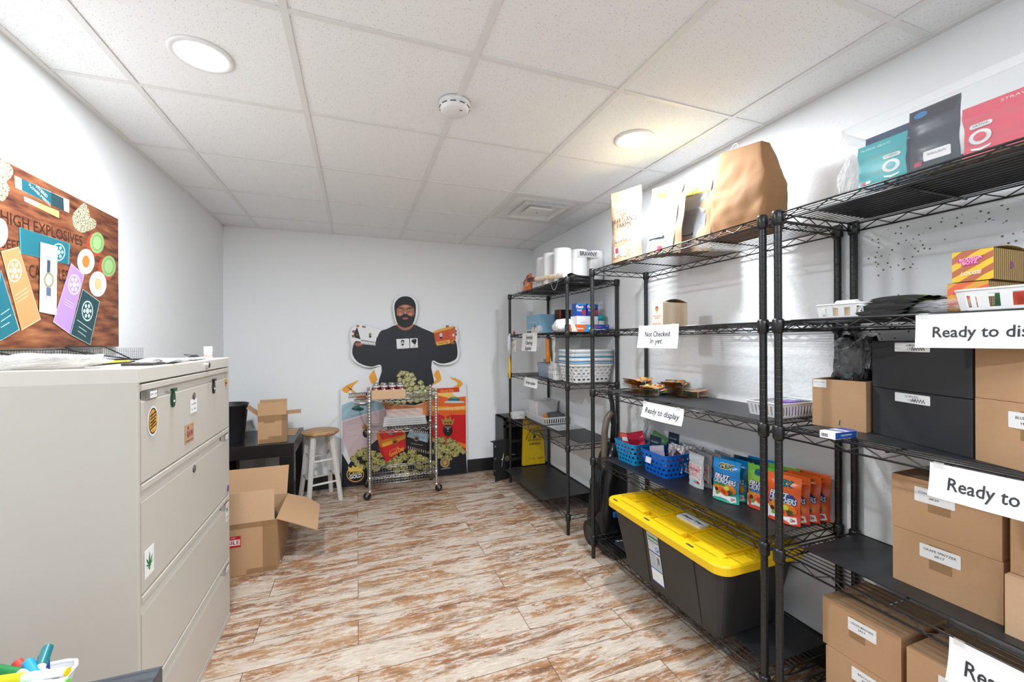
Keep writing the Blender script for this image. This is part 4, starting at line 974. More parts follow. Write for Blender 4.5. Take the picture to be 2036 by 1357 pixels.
def lab_part(lines, x0, x1, z0, z1, hs=.008, mt=None, fr=None, scrib=False, rad=.002):
    def f(t, w, d, h):
        mb = MB(); F_ = FY((0, -.0008, 0)); mb.prism(rrect(x1-x0, z1-z0, rad, 2, ((x0+x1)/2, (z0+z1)/2)), 0, .0006, mt or PAPER, F_)
        n = len(lines)
        for i, tx in enumerate(lines):
            z = (z0+z1)/2+(n/2-.5-i)*hs*1.9
            mb.text(tx, F_ @ T(((x0+x1)/2, z, .0008)), hs, INK, bold=.01, w=min((x1-x0)*.8, len(tx)*hs*.85))
        if scrib:
            cx_ = x0+(x1-x0)*.68; cz_ = (z0+z1)/2-.004
            mb.tube([Vector((cx_-.02+.004*k, -.0016, cz_+(.005 if k % 2 else -.005))) for k in range(11)], .0012, INK, 4)
        o = mb.build('label_sticker', t); o['label'] = 'white printed label'
    return ('label', f)
def pouch(w, h, g, fr, bk=None, M=None, nu=22, nv=26, wob=0, seed=0, fold=0):
    """stand-up pouch: returns (MB, surface function) ; origin bottom centre, front faces local -y"""
    rr = random.Random(seed); ph = rr.uniform(0, 6)
    def thick(u, v): e = (1-abs(2*u-1)**3.2); return g/2*e*max(0, (1-v)**.55 if v < .82 else 0)*(1 if v > 0 else 1)+.0006
    def xz(u, v):
        ww = w*(1-.05*math.sin(PI*min(1, v/.8))*1)
        return (u-.5)*ww, v*h+.012*math.sin(PI*u)*(-1 if v < .001 else 0)*0
    def front(u, v): x, z = xz(u, v); return (x, -thick(u, v)+wob*math.sin(5*v*PI+ph)*.003+fold*max(0, v-.8)*h, z)
    def back(u, v): x, z = xz(u, v); return (x, thick(u, v)+wob*math.sin(5*v*PI+ph)*.003+fold*max(0, v-.8)*h, z)
    mb = MB(); mb.grid(front, nu, nv, fr, M); mb.grid(lambda u, v: back(1-u, v), nu, nv, bk or fr, M)
    mb.grid(lambda u, v: (lambda a, b: tuple(a[i]*(1-v)+b[i]*v for i in range(3)))(back(u, 0), front(u, 0)), nu, 1, bk or fr, M)
    def surf(x, z):
        v = min(.999, max(0, z/h)); ww = w*(1-.05*math.sin(PI*min(1, v/.8))); u = min(1, max(0, x/ww+.5)); return front(u, v)[1]
    return mb, surf
def onsurf(mb, surf, pts, mt, off=.0006, s=False, ox=0, oz=0):
    """filled shape conforming to the front surface; subdivided as a fan"""
    off = off*2.2; p = cr(pts, 3) if s else pts
    c = (sum(a for a, b in p)/len(p), sum(b for a, b in p)/len(p)); q = []
    for k in (1, .5): q += [(c[0]+(a-c[0])*k+ox, surf(c[0]+(a-c[0])*k+ox, c[1]+(b-c[1])*k+oz)-off, c[1]+(b-c[1])*k+oz) for a, b in p]
    n = len(p); q.append((c[0]+ox, surf(c[0]+ox, c[1]+oz)-off, c[1]+oz))
    mb.add(q, [(k, (k+1) % n, n+(k+1) % n, n+k) for k in range(n)]+[(n+k, n+(k+1) % n, 2*n) for k in range(n)], mt)
def textsurf(mb, surf, txt, cx_, cz_, h, mt, off=.0009, w=None, **k):
    vs, fs = text_geo(txt, k.get('bold', 0), k.get('shear', 0)); s = h/.7; sx = s; off = off*2.2+.0004
    if w: sx = w/(max(v.x for v in vs)-min(v.x for v in vs))
    mb.add([(v.x*sx+cx_, surf(v.x*sx+cx_, v.y*s+cz_)-off, v.y*s+cz_) for v in vs], fs, mt)
def sign(label, y_left, y_right, z_top, z_bot, lines, hs, curl=.02, w=None, x=SX0-.006, skew=0, dy=None):
    """paper sign taped to the front rail of a shelf"""
    Wd = y_left-y_right; Hh = z_top-z_bot
    t = thing('paper_sign', label, 'sign', (x, y_left, z_bot), -PI/2)
    def surf(u, v): return -.001-curl*(1-v)**2*(.4+.6*math.sin(PI*(u*.8)+.4))
    def fn(u, v): return (u*Wd+skew*(1-v), surf(u, v), v*Hh)
    mb = MB().grid(fn, 30, 20, PAPER); 
    n = len(lines)
    for i, tx in enumerate(lines):
        vs, fs = text_geo(tx, .012, 0); s = hs/.7; zc = Hh*(.45+ (n/2-.5-i)*.30 if n > 1 else .45); ww = max(v.x for v in vs)-min(v.x for v in vs); sx = (w[i]/ww if w else s)
        q = []
        for v in vs:
            X_ = Wd/2+v.x*sx; Z_ = zc+v.y*s; q.append((X_+skew*(1-Z_/Hh), surf(X_/Wd, Z_/Hh)-.0011, Z_))
        mb.add(q, fs, INK)
    mb.build('sheet', t)
    k = MB()
    for u in (.06, .88): k.bx(u*Wd-.010, u*Wd+.010, -.0022, -.0016, Hh-.012, Hh+.004, mat('clear_tape', (.85, .85, .84), .2, alpha=.25))
    k.build('clear_tape', t)
    return t
LINER = mat('shelf_liner_black', (.026, .027, .03), .42, noise=.15, nscale=12)
def liner(label, x0, x1, y0, y1, z, rz=0, th=.0022):
    cx_, cy_ = (x0+x1)/2, (y0+y1)/2
    o = MB().bx(x0-cx_, x1-cx_, y0-cy_, y1-cy_, 0, th, LINER).build('shelf_liner', loc=(cx_, cy_, z)); o.rotation_euler = (0, 0, rz)
    return tag(o, label, 'shelf liner', 'black plastic shelf liners')
LT_ = .0022; RT = .0034    # liner thickness, rail top above the shelf level
U1 = [z+RT for z in LV]

# ------------------------------------------------------------------ unit 1 (far)
liner('black plastic liner on the third shelf of the farthest unit', 1.47, 1.80, 2.95, 3.60, U1[2])
liner('black plastic liner under the white baskets on the farthest unit', 1.52, 1.80, 2.66, 3.66, U1[3])
liner('big black liner overhanging the bottom shelf of the farthest unit', 1.335, 1.79, 2.93, 3.76, U1[4]+.002, .02)
liner('black plastic liner on the top shelf of the farthest unit', 1.44, 1.79, 2.66, 3.70, U1[0])
ROLL = mat('paper_towel', (.84, .84, .83), .9, bump=.4, bscale=150)
t0 = None
for i, (x, y, lab, gp) in enumerate([(1.495, 3.20, 'white paper towel roll, leftmost and farthest back of the pack', 0), (1.478, 3.02, 'white paper towel roll, second from the left of the pack', 0), (1.480, 2.84, 'white paper towel roll in the middle with the glossiest film', 0), (1.621, 2.843, 'white paper towel roll behind the left part of the dark lettering', 0), (1.761, 2.846, 'white paper towel roll, rightmost and closest to the wall', 0)]):
    if t0 is None:
        t0 = t = thing('paper_towel_roll', lab, 'paper towel roll', (x, y, U1[0]+LT_), 0, 'paper towel rolls on the top shelf')
        MB().lathe([(.02, .001), (.070, 0), (.069, .003), (.069, .247), (.067, .25), (.02, .249)], ROLL, n=40).build('roll', t)
        MB().lathe([(.0695, .001), (.0703, .1), (.0697, .2), (.0700, .251)], mat('clear_wrap', (.96, .96, .96), .08, alpha=.16, bump=1, bscale=18), n=40).build('plastic_wrap', t)
        MB().lathe([(.019, .002), (.019, .2505), (.0165, .2505), (.0165, .002)], CARD2, n=20).build('core', t)
    else: t = dup(t0, (x, y, U1[0]+LT_), i*1.0, lab)
# brand strip of the film round the two nearest rolls
mb = MB(); vs, fs = text_geo('BRAWNY', .03, 0); s = .032/.7; ww = max(v.x for v in vs)-min(v.x for v in vs); sx = .150/ww
def arc(a, z): return (-.0772*math.cos(a), -.0772*math.sin(a), z)
mb.add([(v.x*sx, -.0006, v.y*s) for v in vs], fs, INK)
mb.prism(rect(-.088, .088, -.024, .024), 0, .0004, mat('clear_wrap2', (.88, .88, .88), .2, alpha=.6), FY((0, 0, 0)))
t = thing('wrapper_label', 'dark lettered film label across two paper towel rolls', 'label', (1.665, 2.770, U1[0]+.215)); mb.build('film_strip', t)
# poster tube, orange bag, clear film bag, cord, papers
t = thing('poster_tube', 'black and orange rolled poster tube lying on the top shelf front', 'tube', (1.388, 2.955, U1[0]+.048), (R(5), 0, 0))
MB().cyl((0, .33, .0), (0, .20, .0), .0185, H('14151c', .3), n=24).build('end_section', t)
MB().cyl((0, .20, .0), (0, .165, .0), .0187, H('d8502a'), n=24).cyl((0, .165, .0), (0, -.33, 0), .0185, speckle_mat('tube_print', [hexc('e9c46a'), hexc('efe3cf'), hexc('f3ece0'), hexc('d98a5c')], 14, .35), n=24).build('paper_section', t)
ORB = mat('orange_bag', hexc('dd6a1f'), .35, bump=.5, bscale=20)
t = thing('snack_bag', 'orange, white and blue crumpled bag at the far end of the top shelf', 'bag', (1.455, 3.47, U1[0]), -PI/2-.15)
mb, sf = pouch(.27, .15, .07, ORB, wob=1, seed=4); onsurf(mb, sf, [(-.13, .10), (-.02, .09), (0, .148), (-.13, .148)], H('e6e6e6', .3)); onsurf(mb, sf, [(-.12, .075), (-.05, .07), (-.03, .12), (-.09, .125)], H('1f4a8c'), .001, True)
textsurf(mb, sf, '150', .06, .05, .03, PAPER, w=.07); mb.build('bag_body', t)
crumple('plastic_bag', 'clear crumpled plastic film hanging over the far end of the top shelf', 'plastic bag', (1.50, 3.70, U1[0]), .07, .06, .11, FILM, 9, .2)
o = MB().tube([(1.394, 2.88+.0*k-.14*(k/14), U1[0]+.01-.075*math.sin(PI*k/14)) for k in range(15)], .0012, PAPER, 6).build('string_loop'); tag(o, 'white string loop hanging from the top shelf front rail', 'string')
papers('leaflet_stack', 'dark printed leaflets piled on the near end of the top shelf', 'papers', (1.53, 2.73, U1[0]+LT_+.0006), .2, .20, .16, 9, [H('22304a'), H('4a4650'), H('b9a88c'), H('1d2026')], 6, thick=.003, curl=.012)

# second shelf
def printed_box(name, label, cat, loc, rz, w, d, h, front, art, side=None, group=None, bev=.001):
    t = thing(name, label, cat, loc, rz, group); mb = MB().bx(0, w, 0, d, 0, h, front); mb.build('box_body', t, bevel=bev)
    k = MB(); art(k, FY((0, -.0003, 0)), w, h); 
    if k.v: k.build('printed_front', t)
    if side: k = MB(); side(k, frame((0, d, -.0), (0, -1, 0), (0, 0, 1)) @ T((0, 0, .0003)), d, h); k.build('printed_side', t)
    return t
LB = H('86b4cf', .5)
def art_trash(k, F_, w, h):
    k.prism(rect(0, w*.4, 0, h*.22), 0, .0003, PAPER, F_).prism(rect(w*.4, w, 0, h*.35), 0, .0003, H('e9ddd4'), F_)
    k.text('drawstring bags', F_ @ T((w*.45, h*.62, .0006)), .013, PAPER, w=w*.7); k.text('13 GAL', F_ @ T((w*.45, h*.85, .0006)), .006, PAPER)
    k.prism(rrect(w*.32, h*.12, h*.05, 4, (w*.2, h*.1)), .0003, .0006, H('3c3f4a'), F_); k.text('80 CT', F_ @ T((w*.2, h*.1, .0009)), .008, PAPER, bold=.03)
    k.tube([F_ @ Vector((w*.6, h*.2, .001)), F_ @ Vector((w*.66, h*.44, .001)), F_ @ Vector((w*.75, h*.3, .001)), F_ @ Vector((w*.84, h*.44, .001)), F_ @ Vector((w*.9, h*.2, .001))], .0025, H('a8443c'), 6)
t = printed_box('trash_bag_box', 'light blue printed box of drawstring bags on the far unit', 'box', (1.465, 3.52, U1[1]), -PI/2, .285, .20, .165, LB, art_trash, side=None)
MB().text('drawstring bags', FY((.09-.0, 0, .10)), .012, PAPER, w=.15) if False else None
t = printed_box('carton_pack', 'small dark red box behind the white bag on the second shelf', 'box', (1.595, 3.12, U1[1]), 0, .125, .09, .20, H('3c1511'), lambda k, F_, w, h: (k.prism(rect(0, w*.12, 0, h), 0, .0003, H('b5563a'), F_), k.prism(rect(w*.85, w, 0, h), 0, .0003, H('c07a4c'), F_), k.prism(rect(w*.2, w*.8, h*.2, h*.95), 0, .0003, H('150a09'), F_)))
BLU = H('1d4fa8', .35)
def art_blue(k, F_, w, h):
    k.text('Flexi', F_ @ T((w*.28, h*.72, .0006)), .022, PAPER, bold=.03); k.text('Fold', F_ @ T((w*.28, h*.45, .0006)), .016, PAPER, bold=.02); k.prism(rect(w*.55, w*.95, h*.1, h*.5), 0, .0003, H('b33a55'), F_); k.prism(rect(0, w, h*.88, h), 0, .0003, H('3a86d0'), F_); k.prism(rect(w*.6, w*.72, h*.65, h*.8), 0, .0003, H('e8a24a'), F_)
printed_box('tissue_box', 'white carton below the bright blue packs on the second shelf', 'box', (1.555, 2.755, U1[1]), 0, .185, .10, .122, mat('white_card', (.84, .83, .82), .6), lambda k, F_, w, h: k.text('LARGE', F_ @ T((w*.3, h*.6, .0004)), .014, H('c9b9b9')))
printed_box('cleaner_pack', 'left of two bright blue packs standing on the white carton', 'box', (1.557, 2.762, U1[1]+.1225), .04, .085, .07, .095, BLU, art_blue)
printed_box('cleaner_pack', 'right of two bright blue packs standing on the white carton', 'box', (1.650, 2.757, U1[1]+.1225), 0, .09, .07, .095, H('1b3f93', .35), art_blue)
printed_box('cyan_pack', 'thin cyan packet standing between dark red box and blue pack', 'box', (1.672, 3.0, U1[1]), 0, .045, .05, .19, H('2fa3c8', .4), lambda k, F_, w, h: k.prism(disc(.014, c=(w/2, h*.5)), 0, .0003, H('9adbe8'), F_))
t = thing('wipes_tub', 'clear tub with teal flip lid standing near the rear post', 'tub', (1.773, 2.775, U1[1]))
MB().lathe([(.0001, 0), (.028, 0), (.031, .09), (.029, .092)], mat('frosted_clear', (.85, .86, .86), .3, alpha=.7), n=28, sy=1.1).build('tub_body', t)
MB().lathe([(.0325, .088), (.0335, .118), (.029, .133), (.0001, .137)], H('1d9fa5', .35), n=28, sy=1.1).build('lid', t)
def art_zip(k, F_, w, h):
    k.prism(rect(0, w*.42, 0, h), 0, .0003, H('c9642f'), F_); k.prism([(w*.06, 0), (w*.2, 0), (w*.12, h), (w*.03, h)], .0003, .0006, H('e8e2dc'), F_); k.prism([(w*.36, 0), (w*.56, 0), (w*.60, h), (w*.44, h)], .0003, .0006, H('2f8fd6'), F_); k.text('Storage', F_ @ T((w*.26, h*.45, .0009)), .012, PAPER, bold=.03, w=w*.16)
    k.text('Zipper', F_ @ T((w*.70, h*.72, .0006)), .011, H('e0568a'), bold=.02, w=w*.2); k.text('Commodity', F_ @ T((w*.76, h*.3, .0006)), .014, PAPER, bold=.03, w=w*.32); k.text('151', F_ @ T((w*.94, h*.8, .0006)), .008, PAPER, bold=.03); k.prism(disc(.009, c=(w*.5, h*.45)), .0006, .0009, H('f0e05a'), F_)
printed_box('zipper_bag_box', 'long orange and blue zipper bag carton at the near end of the second shelf', 'box', (1.443, 2.665, U1[1]), 0, .335, .075, .054, H('1c4aa6', .4), art_zip)
WF = mat('white_poly', (.82, .82, .80), .35, bump=.8, bscale=14)
crumple('plastic_bag', 'white plastic bag with green print slumped on the second shelf front', 'plastic bag', (1.52, 2.905, U1[1]), .085, .085, .105, WF, 12, .10)
crumple('plastic_bag', 'clear crumpled plastic beside the light blue box', 'plastic bag', (1.43, 3.17, U1[1]), .022, .045, .06, FILM, 13, .2)
# things hung on the second shelf's end
t = thing('hook_rack', 'black clip rack with a red knob on the far end of the front rail', 'hook rack', (1.385, 3.64, 1.425))
MB().bx(-.012, .004, -.10, .15, -.006, .006, BLKP).bx(-.014, .006, -.03, .03, -.015, .015, BLKP).build('bar', t, bevel=.001)
for y in (-.02, .02, -.06): MB().bx(-.014, -.004, y-.006, y+.006, -.055, -.006, BLKP).build('clip', t, bevel=.001)
MB().lathe([(.0001, .015), (.009, .018), (.010, .035), (.006, .045), (.0001, .048)], H('b3202a', .3), n=16).build('knob', t)
t = thing('dish_brush', 'dish brush with a long yellow handle hanging from the corner post', 'brush', (1.375, 3.735, 1.06), (0, 0, 0))
MB().tube([(0, 0, -.04), (0, 0, 0), (0, 0, .10), (0, 0, .17)], [.008, .011, .011, .008], H('efbe22', .4), 12).build('handle', t)
MB().tube([(0, 0, .17), (0, 0, .25), (0, 0, .36), (0, .0, .39)], [.008, .026, .022, .006], mat('bristles', (.62, .66, .68), .8, bump=1, bscale=200), 14).build('bristle_head', t)
t = thing('glove_bag', 'clear packet of pale gloves hanging on the rack beside the brush', 'packet', (1.372, 3.60, 1.28), -PI/2)
mb, sf = pouch(.10, .13, .02, mat('pale_packet', (.72, .68, .62), .3, bump=.5, bscale=40), wob=1, seed=8); onsurf(mb, sf, rect(-.045, .0, .02, .10), H('c9b9a6'), .001); mb.build('packet_body', t)
t = thing('scrub_brush', 'orange scrub brush hanging behind the cleaning supplies sign', 'brush', (1.45, 3.04, 1.20), -PI/2)
MB().tube([(0, 0, .20), (0, 0, .17), (.0, 0, .11), (.01, 0, .07), (.012, 0, .02), (-.02, 0, -.0)], [.010, .019, .017, .022, .02, .012], H('d8781c', .35), 14).build('handle', t)
MB().lathe([(.011, .195), (.011, .215), (.0001, .216)], BLKP, n=14).build('hanger', t)
t = thing('scrub_brush', 'clear plastic scrubber with a dark green grip hanging under the second shelf', 'brush', (1.45, 2.955, 1.155), -PI/2)
mb, sf = pouch(.085, .27, .018, mat('clear_packet', (.80, .80, .77), .15, alpha=.6), wob=1, seed=4); mb.build('packet_body', t)
MB().tube([(-.01, -.012, .25), (.0, -.013, .15), (.012, -.012, .06)], [.006, .009, .006], H('2c4038'), 8).build('grip', t)
# third shelf
t = thing('plastic_tub', 'translucent blue grey round cornered tub on the third shelf', 'tub', (1.615, 3.29, U1[2]+LT_), -PI/2)
BT = mat('blue_grey_clear', (.42, .50, .62), .15, alpha=.62)
mb, pt, N = basket(.30, .20, .115, BT, taper=.9, r=.05, cols=24, rows=0, kind='none'); mb.build('tub_body', t, solid=.002)
MB().tube([pt(j, 1) for j in range(N)], .004, BT, 6, closed=True).build('rim', t)
t = thing('plastic_tub', 'small clear tub standing inside the blue grey tub', 'tub', (1.60, 3.34, U1[2]+LT_+.004), -PI/2)
MB().lathe([(.0001, 0), (.035, 0), (.05, .14), (.053, .145), (.050, .145), (.033, .003), (.0001, .003)], mat('clear_tub', (.75, .72, .68), .12, alpha=.4), n=28).build('tub_body', t)
t = thing('black_brush', 'black handled bottle brush standing behind the translucent tub', 'brush', (1.765, 3.30, U1[2]), 0)
MB().tube([(0, 0, 0), (0, 0, .10)], [.02, .02], mat('brush_clear', (.7, .7, .7), .3), 12).build('stem', t)
MB().tube([(0, 0, .10), (0, 0, .15), (0, 0, .19), (0, 0, .225)], [.022, .018, .02, .025], BLKP, 14).build('handle', t)
t0 = None
for i in range(2):
    lab = ['small lidded white basket at the bottom of the pair beside the tub', 'small white basket stacked on the lidded one beside the tub'][i]
    make_basket('storage_basket', lab, 'basket', (1.545, 3.075, U1[2]+LT_+i*.040), -PI/2, .13, .10, .058, WP, 'small white baskets on the third shelf', kind='slot', cols=14, r=.008, taper=.94)
for i in range(3):
    lab = ['slotted white basket, lowest of the three nested beside the laundry baskets', 'slotted white basket, middle of the three nested beside the laundry baskets', 'slotted white basket, uppermost of the three nested beside the laundry baskets'][i]
    make_basket('storage_basket', lab, 'basket', (1.585, 2.975, U1[2]+LT_+.0+i*.014), -PI/2, .06, .24, .105, WP, 'slotted white baskets nested on the third shelf', kind='slot2', cols=22, r=.01, taper=.95)
STR = H('1478a8', .4)
lz = U1[2]
for i in range(3):
    lab = ['white perforated laundry basket, bottom of the nested stack', 'white laundry basket with blue bands, middle of the nested stack', 'white laundry basket with blue bands, top of the nested stack'][i]
    t = make_basket('laundry_basket', lab, 'laundry basket', (1.648, 2.79, lz+RT+i*.0385), -PI/2, .26, .35, .165, WP, 'nested white laundry baskets', kind='dot', cols=26, rows=6, r=.035, taper=.84)
    k = MB(); base = along(rr_pts(.264, .354, .037), 60)
    for z0, z1, m_ in [(.122, .167, WP)]+([(.138, .144, STR), (.150, .158, STR)] if i == 0 else [(.145, .155, STR)] if i == 1 else [(.137, .141, STR), (.147, .151, STR)]):
        off = 1.0 if m_ is WP else 1.006
        k.add([(v.x*off, v.y*off, z) for z in (z0, z1) for v in base], [(j, (j+1) % 60, 60+(j+1) % 60, 60+j) for j in range(60)], m_)
    k.build('banded_rim', t, smooth=True)
# fourth shelf
t = thing('lidded_bin', 'white lidded storage bin with handle slots on the fourth shelf', 'storage bin', (1.695, 3.668, U1[3]+LT_+.004), -PI/2)
MW = mat('matte_white_bin', (.80, .80, .80), .4, alpha=.93)
mb, pt, N = basket(.20, .235, .165, MW, taper=.90, r=.012, cols=20, kind='none', rows=0); mb.build('bin_body', t, solid=.002)
k = MB(); k.prism(rrect(.212, .247, .012, 4), .164, .172, MW); k.build('lid', t, bevel=.002)
MB().prism(rrect(.022, .055, .01, 4, (.13, 0)), 0, .001, mat('slot_grey', (.25, .25, .25), .6), frame((-.098, 0, 0), (0, 0, 1), (0, 1, 0))).build('handle_slot', t)
make_basket('storage_basket', 'little white slotted basket at the far front corner of the fourth shelf', 'basket', (1.463, 3.755, U1[3]), -PI/2, .085, .13, .055, WP, kind='slot', cols=20, r=.008, taper=.9)
make_basket('storage_basket', 'large shallow white slotted basket holding the grey cloth', 'basket', (1.680, 3.565, U1[3]+LT_), -PI/2, .445, .25, .06, WP, kind='slot', cols=60, r=.01, taper=.95)
crumple('grey_cloth', 'folded dark grey cloth lying in the shallow white basket', 'cloth', (1.705, 3.44, U1[3]+LT_+.0045), .095, .07, .085, mat('grey_cloth', (.12, .12, .12), .95, bump=.6, bscale=90), 21, .06)
o = crumple('rubber_glove', 'orange rubber glove tucked in the shallow white basket', 'glove', (1.595, 3.40, U1[3]+LT_+.0045), .017, .035, .085, H('d98a3a', .6), 22, .12)
t = thing('price_sheet', 'white printed sheet lying on the liner beside the shallow basket', 'paper', (1.695, 3.20, U1[3]+LT_+.0004), .05)
mb = MB().bx(-.135, .135, -.105, .105, 0, .0006, PAPER)
for r_ in range(3):
    for c_ in range(5): mb.bx(-.115+c_*.048, -.078+c_*.048, -.085+r_*.035, -.062+r_*.035, .0006, .0009, H('b5b5b5'))
mb.text('DAILY LIST', T((.02, .06, .0009)), .018, INK, w=.15); mb.build('sheet', t)
# fifth shelf
BLK2 = mat('black_plastic_crate', (.022, .022, .024), .4)
t = thing('slatted_crate', 'black plastic slatted crate standing on end at the far corner', 'crate', (1.385, 3.95, 0))
mb = MB()
for x in (0, .225): mb.bx(x, x+.03, 0, .26, .16, .60, BLK2)
for z in (.16, .34, .50, .57): mb.bx(0, .255, 0, .02, z, z+.03, BLK2)
mb.bx(.03, .225, .24, .255, .16, .60, BLK2); mb.bx(0, .255, 0, .26, .585, .60, BLK2); mb.build('frame', t, bevel=.003)
MB().cyl((.22, -.004, .565), (.22, 0, .565), .009, mat('bolt_green_grey', (.35, .38, .36), .4, .6), n=16).build('bolt', t)
for x in (.0, .225):
    for y in (0, .23): MB().bx(x, x+.03, y, y+.03, 0, .16, BLK2).build('leg', t)
t = thing('clamp_bracket', 'black metal bracket plate with a T shaped clamp screw on the floor', 'clamp', (1.245, 3.845, 0), .36)
mb = MB().bx(.02, .20, 0, .008, .0, .40, BLK2).bx(0, .03, .0, .008, .065, .40, BLK2).bx(.0, .03, -.004, .0, .065, .40, BLK2).bx(.0, .20, .008, .05, .385, .395, BLK2); mb.build('plate', t, bevel=.001)
for z in (.11, .23, .35): MB().cyl((.015, -.010, z), (.015, -.004, z), .010, STEEL, n=14).build('screw', t)
MB().tube([(.07, -.002, .22), (.07, -.05, .22)], .004, CHROME, 8).tube([(.058, -.05, .15), (.085, -.05, .28)], .004, CHROME, 8).build('clamp_screw', t)
MB().cyl((.15, -.02, .21), (.15, -.025, .21), .03, CHROME, n=20).build('pad', t)
YEL = mat('caution_yellow', hexc('e3bd1a'), .45, noise=.08, nscale=20)
t = thing('floor_sign', 'folded yellow wet floor caution sign leaning behind the far unit', 'caution sign', (1.535, 3.81, U1[4]+.004), (R(-2), 0, .0))
mb = MB().prism([(0, 0), (.245, 0), (.222, .475), (.023, .475)], -.010, .0, YEL, FY((0, 0, 0))).prism([(0.0, 0), (.03, 0), (.045, .46), (.023, .46)], 0, .004, YEL, FY((0, 0, 0))); mb.build('front_panel', t, bevel=.003)
MB().prism([(0, 0), (.245, 0), (.222, .475), (.023, .475)], -.030, -.02, YEL, FY((0, 0, 0))).build('back_panel', t, bevel=.003)
F_ = FY((.135, -.0003, 0)); k = MB()
def tri(s, c): return [(0, s), (-s*.87, -s*.5), (s*.87, -s*.5)]
k.prism([(a, b+.28) for a, b in tri(.088, 0)], 0, .0004, INK, F_).prism([(a, b+.28) for a, b in tri(.078, 0)], .0004, .0006, YEL, F_).prism([(a, b+.28) for a, b in tri(.066, 0)], .0006, .0008, INK, F_).prism([(a, b+.28) for a, b in tri(.058, 0)], .0008, .001, YEL, F_)
k.prism([(-.02, .26), (-.012, .255), (.02, .27), (.0, .30), (-.008, .31)], .001, .0012, INK, F_).prism(disc(.006, c=(-.004, .325)), .001, .0012, INK, F_).prism([(-.02, .245), (.03, .252), (.03, .256), (-.02, .249)], .001, .0012, INK, F_)
k.text('CUIDADO', F_ @ T((0, .205, .0008)), .022, INK, bold=.03, w=.12); k.text('ACHTUNG', F_ @ T((-.064, .305, .0008)) @ Rz(R(60)), .02, INK, bold=.03, w=.13); k.text('ATTENTION', F_ @ T((.064, .305, .0008)) @ Rz(R(-60)), .02, INK, bold=.03, w=.14)
k.text('CAUTION', F_ @ T((0, .405, .0008)), .030, H('a8321c'), bold=.03, w=.15); k.text('TX 46', F_ @ T((-.04, .06, .0005)), .022, H('8a7a18'), w=.07); k.prism(rect(.03, .09, .05, .07), 0, .0004, H('c9881a'), F_); o = k.build('printed_warning', t)
sign('white sign reading Everyday Cleaning Supplies on the farthest unit', 3.45, 3.125, 1.447, 1.292, ['Everyday', 'Cleaning', 'Supplies'], .034, .02, [.14, .15, .14])
sign('white sign reading Storage supplies on the farthest unit', 3.405, 3.12, 1.062, .985, ['Storage supplies'], .024, .015, [.20])

